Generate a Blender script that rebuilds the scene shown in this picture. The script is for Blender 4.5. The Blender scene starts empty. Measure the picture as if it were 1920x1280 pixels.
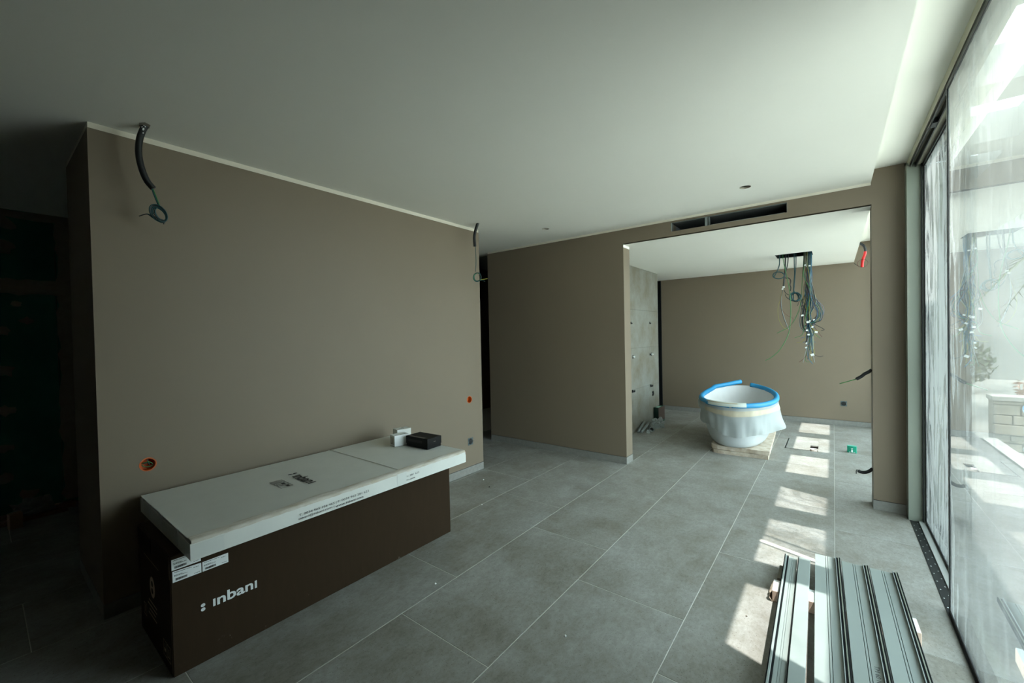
import bpy, bmesh, math, random
from mathutils import Vector, Matrix, Quaternion, noise

random.seed(7)
sc = bpy.context.scene
COL = sc.collection
PI = math.pi

# ------------------------------------------------------------------ camera
CAMZ = 1.45
FPX = 779.006
YAW, PITCH, ROLL = 0.658798447, -0.0150119231, -0.0207393953
_f = Vector((-math.sin(YAW) * math.cos(PITCH), math.cos(YAW) * math.cos(PITCH), math.sin(PITCH)))
_r = Vector((math.cos(YAW), math.sin(YAW), 0))
_u = _r.cross(_f)
_r2 = _r * math.cos(ROLL) + _u * math.sin(ROLL)
_u2 = -_r * math.sin(ROLL) + _u * math.cos(ROLL)
cd = bpy.data.cameras.new('camera')
cd.sensor_width = 36.0
cd.lens = FPX / 1920 * 36.0
cd.clip_start = 0.02
cam = bpy.data.objects.new('camera', cd)
COL.objects.link(cam)
cam.matrix_world = Matrix(((_r2.x, _u2.x, -_f.x, 0), (_r2.y, _u2.y, -_f.y, 0), (_r2.z, _u2.z, -_f.z, CAMZ), (0, 0, 0, 1)))
sc.camera = cam
sc.view_settings.view_transform = 'Standard'
sc.view_settings.look = 'None'
sc.view_settings.gamma = 1.0
sc.view_settings.use_curve_mapping = False
sc.view_settings.exposure = 0.26

# ------------------------------------------------------------------ sky and sun
KX, KY = 0.3623, -0.1159            # metres travelled sideways per metre of height towards the sun
sun_dir = Vector((KX, KY, 1.0)).normalized()
SUN_STRENGTH = 27.0
SKY_STRENGTH = 11.8
w = bpy.data.worlds.new('sky')
sc.world = w
w.use_nodes = True
nt = w.node_tree
nt.nodes.clear()
sky = nt.nodes.new('ShaderNodeTexSky')
sky.sky_type = 'HOSEK_WILKIE'
sky.sun_direction = sun_dir
sky.turbidity = 6.0
sky.ground_albedo = 0.4
hsv = nt.nodes.new('ShaderNodeMix')
hsv.data_type = 'RGBA'
hsv.inputs[0].default_value = 0.82
hsv.inputs[7].default_value = (0.80, 0.965, 1.03, 1)
nt.links.new(sky.outputs[0], hsv.inputs[6])
bg = nt.nodes.new('ShaderNodeBackground')
bg.inputs[1].default_value = SKY_STRENGTH
nt.links.new(hsv.outputs[2], bg.inputs[0])
wo = nt.nodes.new('ShaderNodeOutputWorld')
nt.links.new(bg.outputs[0], wo.inputs[0])

sl = bpy.data.lights.new('sun_offscreen', 'SUN')
sl.energy = SUN_STRENGTH
sl.angle = math.radians(0.55)
sl.color = (1.0, 0.955, 0.93)
so = bpy.data.objects.new('sun_offscreen', sl)
COL.objects.link(so)
so.rotation_euler = sun_dir.to_track_quat('Z', 'Y').to_euler()
so.location = (6, -2, 12)

sc.cycles.max_bounces = 10
sc.cycles.diffuse_bounces = 6
sc.cycles.glossy_bounces = 4
sc.cycles.transmission_bounces = 6
sc.cycles.transparent_max_bounces = 16
sc.cycles.use_denoising = True
sc.cycles.sample_clamp_indirect = 6.0
sc.cycles.caustics_reflective = False
sc.cycles.caustics_refractive = False

# ------------------------------------------------------------------ helpers
def srgb(r, g, b):
    def c(v):
        v /= 255.0
        return v / 12.92 if v <= 0.04045 else ((v + 0.055) / 1.055) ** 2.4
    return (c(r), c(g), c(b), 1)

MATS = {}
def mat(name, col, rough=0.6, metal=0.0, var=0.0, scale=8.0, bump=0.0, bscale=60.0, spec=0.5, stretch=(1, 1, 1), col2=None, coords='pos'):
    if name in MATS:
        return MATS[name]
    m = bpy.data.materials.new(name)
    m.use_nodes = True
    n = m.node_tree
    b = n.nodes['Principled BSDF']
    b.inputs['Base Color'].default_value = col
    b.inputs['Roughness'].default_value = rough
    b.inputs['Metallic'].default_value = metal
    b.inputs['Specular IOR Level'].default_value = spec
    if var or bump:
        if coords == 'pos':
            g = n.nodes.new('ShaderNodeNewGeometry'); src = g.outputs['Position']
        else:
            g = n.nodes.new('ShaderNodeTexCoord'); src = g.outputs['Object']
        mp = n.nodes.new('ShaderNodeMapping')
        mp.inputs['Scale'].default_value = stretch
        n.links.new(src, mp.inputs[0])
    if var:
        t = n.nodes.new('ShaderNodeTexNoise')
        t.inputs['Scale'].default_value = scale
        t.inputs['Detail'].default_value = 6
        t.inputs['Roughness'].default_value = 0.65
        n.links.new(mp.outputs[0], t.inputs[0])
        rp = n.nodes.new('ShaderNodeValToRGB')
        rp.color_ramp.elements[0].position = 0.3
        rp.color_ramp.elements[1].position = 0.7
        c2 = col2 or tuple(v * (1 - var) for v in col[:3]) + (1,)
        rp.color_ramp.elements[0].color = c2
        rp.color_ramp.elements[1].color = col
        n.links.new(t.outputs[0], rp.inputs[0])
        n.links.new(rp.outputs[0], b.inputs['Base Color'])
    if bump:
        t2 = n.nodes.new('ShaderNodeTexNoise')
        t2.inputs['Scale'].default_value = bscale
        t2.inputs['Detail'].default_value = 4
        n.links.new(mp.outputs[0], t2.inputs[0])
        bp = n.nodes.new('ShaderNodeBump')
        bp.inputs['Strength'].default_value = bump
        bp.inputs['Distance'].default_value = 0.004
        n.links.new(t2.outputs[0], bp.inputs['Height'])
        n.links.new(bp.outputs[0], b.inputs['Normal'])
    MATS[name] = m
    return m

def tag(o, label=None, cat=None, group=None, kind=None):
    if label: o['label'] = label
    if cat: o['category'] = cat
    if group: o['group'] = group
    if kind: o['kind'] = kind
    return o

def empty(name, loc=(0, 0, 0), rz=0.0):
    o = bpy.data.objects.new(name, None)
    o.empty_display_size = 0.1
    COL.objects.link(o)
    o.location = loc
    o.rotation_euler = (0, 0, rz)
    return o

def bm_box(bm, x0, x1, y0, y1, z0, z1):
    v = [bm.verts.new(p) for p in ((x0, y0, z0), (x1, y0, z0), (x1, y1, z0), (x0, y1, z0), (x0, y0, z1), (x1, y0, z1), (x1, y1, z1), (x0, y1, z1))]
    for f in ((0, 3, 2, 1), (4, 5, 6, 7), (0, 1, 5, 4), (1, 2, 6, 5), (2, 3, 7, 6), (3, 0, 4, 7)):
        bm.faces.new([v[i] for i in f])

def finish(name, bm, m, parent=None, smooth=False, loc=None, rz=None, bevel=0.0, segs=2):
    if bevel:
        bmesh.ops.bevel(bm, geom=bm.edges[:], offset=bevel, segments=segs, affect='EDGES', profile=0.5)
    me = bpy.data.meshes.new(name)
    bm.to_mesh(me)
    bm.free()
    if m is not None:
        me.materials.append(m)
    if smooth:
        for p in me.polygons:
            p.use_smooth = True
    o = bpy.data.objects.new(name, me)
    COL.objects.link(o)
    if loc is not None: o.location = loc
    if rz is not None: o.rotation_euler = (0, 0, rz)
    if parent is not None: o.parent = parent
    return o

def boxes(name, lst, m, parent=None, bevel=0.0, **k):
    bm = bmesh.new()
    for b in lst:
        bm_box(bm, *b)
    return finish(name, bm, m, parent, bevel=bevel, **k)

def mesh(name, verts, faces, m, parent=None, smooth=False, loc=None, rz=None):
    me = bpy.data.meshes.new(name)
    me.from_pydata([tuple(v) for v in verts], [], faces)
    me.update()
    if m is not None: me.materials.append(m)
    if smooth:
        for p in me.polygons: p.use_smooth = True
    o = bpy.data.objects.new(name, me)
    COL.objects.link(o)
    if loc is not None: o.location = loc
    if rz is not None: o.rotation_euler = (0, 0, rz)
    if parent is not None: o.parent = parent
    return o

def catmull(pts, n=6, closed=False):
    P = [Vector(p) for p in pts]
    if len(P) < 3 and not closed:
        return [P[0].lerp(P[-1], i / n) for i in range(n + 1)]
    out = []
    L = len(P)
    rng = range(L) if closed else range(L - 1)
    for i in rng:
        if closed:
            p0, p1, p2, p3 = P[(i - 1) % L], P[i], P[(i + 1) % L], P[(i + 2) % L]
        else:
            p1, p2 = P[i], P[i + 1]
            p0 = P[i - 1] if i > 0 else p1 * 2 - p2
            p3 = P[i + 2] if i + 2 < L else p2 * 2 - p1
        for k in range(n):
            t = k / n
            out.append(0.5 * ((2 * p1) + (-p0 + p2) * t + (2 * p0 - 5 * p1 + 4 * p2 - p3) * t * t + (-p0 + 3 * p1 - 3 * p2 + p3) * t ** 3))
    if not closed:
        out.append(P[-1])
    return out

def tube_data(path, rad, sides=8, closed=False, cap=True, V=None, F=None):
    V = [] if V is None else V
    F = [] if F is None else F
    base = len(V)
    n = len(path)
    up = Vector((0.13, 0.27, 0.95)).normalized()
    prev = None
    for i, p in enumerate(path):
        if closed:
            t = (path[(i + 1) % n] - path[i - 1])
        else:
            t = path[min(i + 1, n - 1)] - path[max(i - 1, 0)]
        if t.length < 1e-9: t = Vector((0, 0, 1))
        t.normalize()
        if prev is None:
            a = t.cross(up)
            if a.length < 1e-3: a = t.cross(Vector((1, 0, 0)))
        else:
            a = prev - t * prev.dot(t)
            if a.length < 1e-6: a = t.cross(up)
        a.normalize()
        prev = a
        b = t.cross(a)
        r = rad(i / max(1, n - 1)) if callable(rad) else rad
        for k in range(sides):
            an = 2 * PI * k / sides
            V.append(p + (a * math.cos(an) + b * math.sin(an)) * r)
    m = n if closed else n - 1
    for i in range(m):
        for k in range(sides):
            i2 = (i + 1) % n
            F.append((base + i * sides + k, base + i * sides + (k + 1) % sides, base + i2 * sides + (k + 1) % sides, base + i2 * sides + k))
    if cap and not closed:
        F.append(tuple(base + k for k in range(sides))[::-1])
        F.append(tuple(base + (n - 1) * sides + k for k in range(sides)))
    return V, F

def tube(name, pts, rad, m, parent=None, sides=8, n=6, closed=False, cap=True, raw=False):
    path = [Vector(p) for p in pts] if raw else catmull(pts, n, closed)
    V, F = tube_data(path, rad, sides, closed, cap)
    return mesh(name, V, F, m, parent, smooth=True)

def ray(px, py):
    return _r2 * ((px - 960) / FPX) - _u2 * ((py - 640) / FPX) + _f

def at_y(px, py, Y):
    d = ray(px, py); t = Y / d.y
    return Vector((0, 0, CAMZ)) + d * t

def at_facing(px, py, o):
    """point of the pixel's ray on the upright plane through o that faces the viewpoint"""
    nv = Vector((o[0], o[1], 0)).normalized()
    d = ray(px, py)
    return Vector((0, 0, CAMZ)) + d * (Vector((o[0], o[1], 0)).dot(nv) / d.dot(nv))

def revolve(prof, seg=32, V=None, F=None):
    V = []; F = []
    for r, z in prof:
        for k in range(seg):
            a = 2 * PI * k / seg
            V.append((r * math.cos(a), r * math.sin(a), z))
    for i in range(len(prof) - 1):
        for k in range(seg):
            F.append((i * seg + k, i * seg + (k + 1) % seg, (i + 1) * seg + (k + 1) % seg, (i + 1) * seg + k))
    return V, F

def text_obj(name, txt, m, parent, origin, right, upv, height, bold=0.0, width=None, spacing=1.0, shear=0.0):
    """flat print: text laid on a plane spanned by right and upv; height = capital height in metres"""
    cu = bpy.data.curves.new(name, 'FONT')
    cu.body = txt
    cu.size = 1.0
    cu.offset = bold
    cu.space_character = spacing
    cu.shear = shear
    cu.resolution_u = 3
    to = bpy.data.objects.new('tmp_text', cu)
    COL.objects.link(to)
    bpy.context.view_layer.update()
    dg = bpy.context.evaluated_depsgraph_get()
    me = bpy.data.meshes.new_from_object(to.evaluated_get(dg))
    bpy.data.objects.remove(to)
    xs = [v.co.x for v in me.vertices]
    if not xs: return None
    x0, x1 = min(xs), max(xs)
    s = height / 0.69
    sx = (width / (x1 - x0)) if width else s
    R = Vector(right).normalized(); U = Vector(upv).normalized(); O = Vector(origin)
    for v in me.vertices:
        v.co = O + R * ((v.co.x - x0) * sx) + U * (v.co.y * s)
    me.name = name
    me.materials.clear()
    me.materials.append(m)
    o = bpy.data.objects.new(name, me)
    COL.objects.link(o)
    if parent is not None: o.parent = parent
    return o

def quad(name, corners, m, parent=None):
    return mesh(name, corners, [(0, 1, 2, 3)], m, parent)

# ------------------------------------------------------------------ materials
M_wall = mat('taupe_paint', srgb(117, 105, 87), 0.62, var=0.035, scale=2.0, bump=0.05, bscale=180)
M_white = mat('white_paint', srgb(236, 236, 228), 0.75, var=0.02, scale=1.2, bump=0.03, bscale=150)
M_strip = mat('white_gap_strip', srgb(214, 208, 192), 0.7, var=0.03)
M_skirt = mat('stone_skirting', srgb(132, 131, 124), 0.6, var=0.22, scale=30)
M_grout = mat('pale_grout', srgb(205, 205, 196), 0.9, var=0.08, scale=20)
M_screed = mat('screed', srgb(120, 112, 100), 0.9, var=0.2)
M_black = mat('black_plastic', srgb(16, 18, 18), 0.45)
M_blackmat = mat('black_void', srgb(10, 12, 12), 0.9)
M_alu_dark = mat('black_anodised', srgb(14, 18, 19), 0.35, metal=0.2)
M_alu_grey = mat('greygreen_coated_aluminium', srgb(128, 134, 122), 0.42, metal=0.1)
M_alu_beige = mat('beige_coated_aluminium', srgb(150, 147, 128), 0.5, metal=0.0)
M_alu_bright = mat('bright_aluminium', srgb(205, 208, 204), 0.3, metal=0.6)
M_galv = mat('galvanised_steel', srgb(150, 158, 156), 0.38, metal=0.75, var=0.15, scale=30)
M_conduit = mat('black_conduit', srgb(20, 24, 25), 0.5)
M_red = mat('red_conduit', srgb(225, 24, 20), 0.45)
M_wgreen = mat('green_wire', srgb(42, 110, 52), 0.45)
M_wblue = mat('blue_wire', srgb(38, 96, 128), 0.45)
M_wteal = mat('teal_wire', srgb(20, 66, 70), 0.45)
M_wblack = mat('black_wire', srgb(22, 26, 26), 0.45)
M_wbrown = mat('brown_wire', srgb(92, 52, 40), 0.45)
M_wgrey = mat('grey_wire', srgb(140, 150, 150), 0.45)
M_wyellow = mat('greenyellow_wire', srgb(132, 128, 52), 0.45)
M_wtag = mat('white_wire_tag', srgb(225, 228, 225), 0.6)
M_orange = mat('orange_plastic', srgb(196, 92, 24), 0.5)
M_sock = mat('slate_socket_frame', srgb(70, 84, 86), 0.4)
M_conc = mat('cement_tile', srgb(124, 126, 118), 0.7, var=0.3, scale=2.6, col2=srgb(98, 90, 72), bump=0.1, bscale=40)
M_board_green = mat('green_plasterboard', srgb(36, 128, 108), 0.8, var=0.1, scale=6)
M_filler = mat('joint_compound', srgb(158, 152, 138), 0.85, var=0.2, scale=14)
M_timber = mat('raw_timber', srgb(156, 128, 100), 0.8, var=0.25, scale=14, stretch=(1, 6, 6))
M_carton = mat('brown_carton', srgb(50, 38, 25), 0.85, spec=0.15, var=0.12, scale=60, stretch=(1, 1, 0.15), bump=0.03, bscale=120)
M_cartonw = mat('white_carton', srgb(212, 214, 208), 0.6, var=0.06, scale=8)
M_cartonw2 = M_cartonw
M_kraft = mat('torn_kraft_edge', srgb(206, 204, 196), 0.85, col2=srgb(168, 158, 138), var=0.25, scale=40, stretch=(1, 0.25, 1))
M_tape = mat('clear_tape', srgb(206, 209, 204), 0.3, var=0.05)
M_label = mat('white_label_paper', srgb(226, 230, 228), 0.55)
M_ink = mat('black_ink', srgb(20, 20, 20), 0.6)
M_inkw = mat('white_ink', srgb(220, 224, 222), 0.6)
M_inkfaint = mat('faint_white_ink', srgb(168, 146, 122), 0.7)
M_inkgrey = mat('faded_ink', srgb(158, 160, 156), 0.6)
M_blackcard = mat('black_card', srgb(9, 10, 10), 0.6, spec=0.2)
M_blackprint = mat('taupe_print', srgb(92, 88, 80), 0.5)
M_darkprint = mat('charcoal_print', srgb(24, 24, 24), 0.4, spec=0.3)
M_foam = mat('blue_foam', srgb(30, 132, 180), 0.55, var=0.06, scale=30, bump=0.03, bscale=200)
M_tub = mat('white_tub', srgb(186, 191, 191), 0.35)
M_liner = mat('white_foam_sheet', srgb(200, 199, 196), 0.8, var=0.05, scale=14, bump=0.2, bscale=22)
M_masking = mat('tan_tape', srgb(186, 177, 154), 0.55, var=0.1, scale=20)
M_eps = mat('worn_polystyrene', srgb(206, 196, 180), 0.9, var=0.22, scale=12, col2=srgb(164, 146, 124), bump=0.4, bscale=70)
M_teal = mat('emerald_card', srgb(0, 132, 104), 0.5)
M_bag = mat('crumpled_grey_plastic', srgb(140, 146, 142), 0.4, var=0.3, scale=18)
M_pvc = mat('grey_pvc', srgb(118, 124, 119), 0.45)
M_prof = mat('lacquered_profile', srgb(138, 147, 143), 0.4, var=0.03, scale=6)
M_gasket = mat('black_gasket', srgb(9, 14, 15), 0.8, spec=0.15)
M_pink = mat('pinkish_cut_foam', srgb(212, 186, 166), 0.9, var=0.1, scale=30)
M_plaster_ext = mat('white_render', srgb(168, 170, 165), 0.9, bump=0.5, bscale=60)
M_terrace = mat('terrace_paving', srgb(112, 114, 112), 0.7, var=0.12, scale=5)
M_coping = mat('pale_coping', srgb(176, 176, 168), 0.7)
M_brownbeam = mat('roof_edge_grey', srgb(196, 192, 180), 0.8)

# floor tile: cement look, mottled, dusty, with fine specks
def tile_material():
    m = bpy.data.materials.new('stone_look_tile')
    m.use_nodes = True
    n = m.node_tree; b = n.nodes['Principled BSDF']
    g = n.nodes.new('ShaderNodeNewGeometry')
    oi = n.nodes.new('ShaderNodeObjectInfo')
    va = n.nodes.new('ShaderNodeVectorMath'); va.operation = 'MULTIPLY_ADD'
    n.links.new(oi.outputs['Random'], va.inputs[0])
    va.inputs[1].default_value = (13, 7, 5)
    n.links.new(g.outputs['Position'], va.inputs[2])
    def nz(scale, det=6, rough=0.65, stretch=None):
        t = n.nodes.new('ShaderNodeTexNoise')
        t.inputs['Scale'].default_value = scale
        t.inputs['Detail'].default_value = det
        t.inputs['Roughness'].default_value = rough
        if stretch:
            mp = n.nodes.new('ShaderNodeMapping'); mp.inputs['Scale'].default_value = stretch
            n.links.new(va.outputs[0], mp.inputs[0]); n.links.new(mp.outputs[0], t.inputs[0])
        else:
            n.links.new(va.outputs[0], t.inputs[0])
        return t
    t1 = nz(2.6, 8, 0.7)
    r1 = n.nodes.new('ShaderNodeValToRGB')
    e = r1.color_ramp.elements
    e[0].position = 0.32; e[0].color = srgb(124, 121, 111)
    e[1].position = 0.68; e[1].color = srgb(156, 157, 153)
    n.links.new(t1.outputs[0], r1.inputs[0])
    t2 = nz(55, 5, 0.75, (1, 0.6, 1))
    r2 = n.nodes.new('ShaderNodeValToRGB')
    e = r2.color_ramp.elements
    e[0].position = 0.3; e[0].color = (0.74, 0.73, 0.69, 1)
    e[1].position = 0.6; e[1].color = (1, 1, 1, 1)
    n.links.new(t2.outputs[0], r2.inputs[0])
    mx = n.nodes.new('ShaderNodeMix'); mx.data_type = 'RGBA'; mx.blend_type = 'MULTIPLY'; mx.inputs[0].default_value = 1
    n.links.new(r1.outputs[0], mx.inputs[6]); n.links.new(r2.outputs[0], mx.inputs[7])
    t3 = nz(150, 2, 0.5)
    r3 = n.nodes.new('ShaderNodeValToRGB')
    e = r3.color_ramp.elements
    e[0].position = 0.29; e[0].color = (0.5, 0.47, 0.42, 1)
    e[1].position = 0.36; e[1].color = (1, 1, 1, 1)
    n.links.new(t3.outputs[0], r3.inputs[0])
    mx2 = n.nodes.new('ShaderNodeMix'); mx2.data_type = 'RGBA'; mx2.blend_type = 'MULTIPLY'; mx2.inputs[0].default_value = 1
    n.links.new(mx.outputs[2], mx2.inputs[6]); n.links.new(r3.outputs[0], mx2.inputs[7])
    # dust streaks
    t4 = nz(5.5, 7, 0.75, (1.0, 0.5, 1))
    r4 = n.nodes.new('ShaderNodeValToRGB')
    e = r4.color_ramp.elements
    e[0].position = 0.52; e[0].color = (0, 0, 0, 1)
    e[1].position = 0.8; e[1].color = (0.5, 0.5, 0.5, 1)
    n.links.new(t4.outputs[0], r4.inputs[0])
    mx3 = n.nodes.new('ShaderNodeMix'); mx3.data_type = 'RGBA'
    n.links.new(r4.outputs[0], mx3.inputs[0]); n.links.new(mx2.outputs[2], mx3.inputs[6])
    mx3.inputs[7].default_value = srgb(176, 178, 175)
    n.links.new(mx3.outputs[2], b.inputs['Base Color'])
    b.inputs['Roughness'].default_value = 0.5
    b.inputs['Specular IOR Level'].default_value = 0.45
    bp = n.nodes.new('ShaderNodeBump'); bp.inputs['Strength'].default_value = 0.12; bp.inputs['Distance'].default_value = 0.002
    n.links.new(t2.outputs[0], bp.inputs['Height']); n.links.new(bp.outputs[0], b.inputs['Normal'])
    return m
M_tile = tile_material()

# window glass: thin double glazing with dried building dust smeared over it
def glass_material(name, film, streak, seed, fine=22, lo=0.50, tone=1.0):
    m = bpy.data.materials.new(name)
    m.use_nodes = True
    n = m.node_tree
    n.nodes.clear()
    out = n.nodes.new('ShaderNodeOutputMaterial')
    g = n.nodes.new('ShaderNodeNewGeometry')
    fr = n.nodes.new('ShaderNodeFresnel'); fr.inputs['IOR'].default_value = 1.5
    def math_(op, a=None, b=None):
        q = n.nodes.new('ShaderNodeMath'); q.operation = op
        for i, v in enumerate((a, b)):
            if v is None: continue
            if isinstance(v, (int, float)): q.inputs[i].default_value = v
            else: n.links.new(v, q.inputs[i])
        return q.outputs[0]
    R = fr.outputs[0]
    num = math_('MULTIPLY', R, 4.0)
    den = math_('MULTIPLY_ADD', R, 3.0); n.nodes[-1].inputs[2].default_value = 1.0
    refl = math_('DIVIDE', num, den)
    front = math_('SUBTRACT', 1.0, g.outputs['Backfacing'])
    refl = math_('MULTIPLY', refl, front)
    tr = n.nodes.new('ShaderNodeBsdfTransparent'); tr.inputs[0].default_value = (0.92, 0.965, 0.955, 1)
    tr2 = n.nodes.new('ShaderNodeBsdfTransparent'); tr2.inputs[0].default_value = (1, 1, 1, 1)
    trm = n.nodes.new('ShaderNodeMixShader')
    n.links.new(g.outputs['Backfacing'], trm.inputs[0]); n.links.new(tr.outputs[0], trm.inputs[1]); n.links.new(tr2.outputs[0], trm.inputs[2])
    gl = n.nodes.new('ShaderNodeBsdfGlossy'); gl.inputs['Roughness'].default_value = 0.015
    lw = n.nodes.new('ShaderNodeLayerWeight'); lw.inputs['Blend'].default_value = 0.5
    inv = math_('DIVIDE', 1.0, math_('MAXIMUM', math_('SUBTRACT', 1.0, lw.outputs['Facing']), 0.14))
    def through(d):      # a slanting path through the dust meets more of it
        return math_('SUBTRACT', 1.0, math_('POWER', math_('SUBTRACT', 1.0, d), inv))
    def noise_mask(scale, rot, nscale, det, dist, lo, hi, a, b, seed_):
        mp = n.nodes.new('ShaderNodeMapping'); mp.inputs['Scale'].default_value = scale; mp.inputs['Rotation'].default_value = rot
        mp.inputs['Location'].default_value = (seed_, seed_ * 2.3, seed_ * 1.7)
        n.links.new(g.outputs['Position'], mp.inputs[0])
        t = n.nodes.new('ShaderNodeTexNoise'); t.inputs['Scale'].default_value = nscale; t.inputs['Detail'].default_value = det; t.inputs['Roughness'].default_value = 0.6; t.inputs['Distortion'].default_value = dist
        n.links.new(mp.outputs[0], t.inputs[0])
        r = n.nodes.new('ShaderNodeMapRange'); r.inputs[1].default_value = lo; r.inputs[2].default_value = hi; r.inputs[3].default_value = a; r.inputs[4].default_value = b
        n.links.new(t.outputs[0], r.inputs[0])
        return r.outputs[0]
    df = n.nodes.new('ShaderNodeBsdfDiffuse'); df.inputs[0].default_value = srgb(156 * tone, 160 * tone, 156 * tone)
    tl = n.nodes.new('ShaderNodeBsdfTranslucent'); tl.inputs[0].default_value = srgb(148 * tone, 153 * tone, 150 * tone)
    dm = n.nodes.new('ShaderNodeMixShader'); dm.inputs[0].default_value = 0.5
    n.links.new(df.outputs[0], dm.inputs[1]); n.links.new(tl.outputs[0], dm.inputs[2])
    # even film with soft clouds
    film_ = math_('MULTIPLY', through(noise_mask((1, 1.6, 1.0), (0, 0, 0), 1.3, 4, 0.5, 0.3, 0.7, film * 0.7, film * 1.25, seed)), front)
    m0 = n.nodes.new('ShaderNodeMixShader')
    n.links.new(film_, m0.inputs[0]); n.links.new(trm.outputs[0], m0.inputs[1]); n.links.new(dm.outputs[0], m0.inputs[2])
    m1 = n.nodes.new('ShaderNodeMixShader')
    n.links.new(refl, m1.inputs[0]); n.links.new(m0.outputs[0], m1.inputs[1]); n.links.new(gl.outputs[0], m1.inputs[2])
    # wiped, streaky smears
    s1 = noise_mask((1, 3.2, 0.8), (0.12, 0, 0), 1.8, 9, 2.2, lo, lo + 0.16, 0.0, 1.0, seed + 1.3)
    s2 = noise_mask((1, fine, fine * 0.14), (0.35, 0, 0), 2.0, 5, 2.0, 0.3, 0.7, 0.45, 1.0, seed + 2.1)
    sp = n.nodes.new('ShaderNodeSeparateXYZ'); n.links.new(g.outputs['Position'], sp.inputs[0])
    edge = n.nodes.new('ShaderNodeMapRange'); edge.inputs[1].default_value = 2.45; edge.inputs[2].default_value = 2.85; edge.inputs[3].default_value = 0.35; edge.inputs[4].default_value = 1.0
    n.links.new(sp.outputs[1], edge.inputs[0])
    st = math_('MULTIPLY', math_('MULTIPLY', math_('MULTIPLY', s1, s2), streak), edge.outputs[0])
    st = math_('MULTIPLY', through(st), front)
    m2 = n.nodes.new('ShaderNodeMixShader')
    n.links.new(st, m2.inputs[0]); n.links.new(m1.outputs[0], m2.inputs[1]); n.links.new(dm.outputs[0], m2.inputs[2])
    n.links.new(m2.outputs[0], out.inputs[0])
    return m
M_glass1 = glass_material('dusty_glass', 0.19, 0.14, 0.0, 22, 0.5, 0.92)
M_glass2 = glass_material('smeared_glass', 0.24, 0.24, 3.7, 4, 0.40, 0.8)

def film_material():
    m = bpy.data.materials.new('milky_film')
    m.use_nodes = True
    n = m.node_tree; n.nodes.clear()
    out = n.nodes.new('ShaderNodeOutputMaterial')
    p = n.nodes.new('ShaderNodeBsdfPrincipled')
    p.inputs['Base Color'].default_value = srgb(184, 190, 189)
    p.inputs['Roughness'].default_value = 0.42
    tl = n.nodes.new('ShaderNodeBsdfTranslucent'); tl.inputs[0].default_value = srgb(206, 211, 209)
    a = n.nodes.new('ShaderNodeMixShader'); a.inputs[0].default_value = 0.35
    n.links.new(p.outputs[0], a.inputs[1]); n.links.new(tl.outputs[0], a.inputs[2])
    tr = n.nodes.new('ShaderNodeBsdfTransparent')
    b = n.nodes.new('ShaderNodeMixShader'); b.inputs[0].default_value = 0.18
    n.links.new(a.outputs[0], b.inputs[1]); n.links.new(tr.outputs[0], b.inputs[2])
    n.links.new(b.outputs[0], out.inputs[0])
    return m
M_film = film_material()

# ------------------------------------------------------------------ room dimensions (metres)
XL = -3.04            # bedhead wall face
LY0, LY1 = 0.38, 3.372
XG = -5.5             # green plasterboard wall
YB, YB2 = 4.368, 4.54 # wall with the wide opening
OX0, OX1 = -1.815, 0.244
YF = 7.9
XW = 0.445            # window inner edge
ZC, ZO, ZR = 2.60, 2.415, 2.70
YR = -3.0             # rear wall
WIN_Y0 = 1.78
GAP = 0.079

def S(o, label, cat):
    return tag(o, label, cat, kind='structure')

# ------------------------------------------------------------------ floor
PIT = (-0.487, -0.157, 6.045, 6.63)
def minus(r, p):
    x0, x1, y0, y1 = r; a0, a1, b0, b1 = p
    if a1 <= x0 or a0 >= x1 or b1 <= y0 or b0 >= y1: return [r]
    out = []
    if a0 > x0: out.append((x0, a0, y0, y1))
    if a1 < x1: out.append((a1, x1, y0, y1))
    xx0, xx1 = max(x0, a0), min(x1, a1)
    if b0 > y0: out.append((xx0, xx1, y0, b0))
    if b1 < y1: out.append((xx0, xx1, b1, y1))
    return out
fl = boxes('floor', [(a, b, c, d, -0.22, -0.0012) for a, b, c, d in minus((XG - 0.12, XW, YR, YF + 0.1), PIT)] + [(PIT[0], PIT[1], PIT[2], PIT[3], -0.22, -0.135)], M_grout)
S(fl, 'floor of large grey stone-look tiles with thin pale grout lines', 'floor')
TW, TL, J = 0.601, 1.212, 0.0032
full_me = None
col0 = -10
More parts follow.
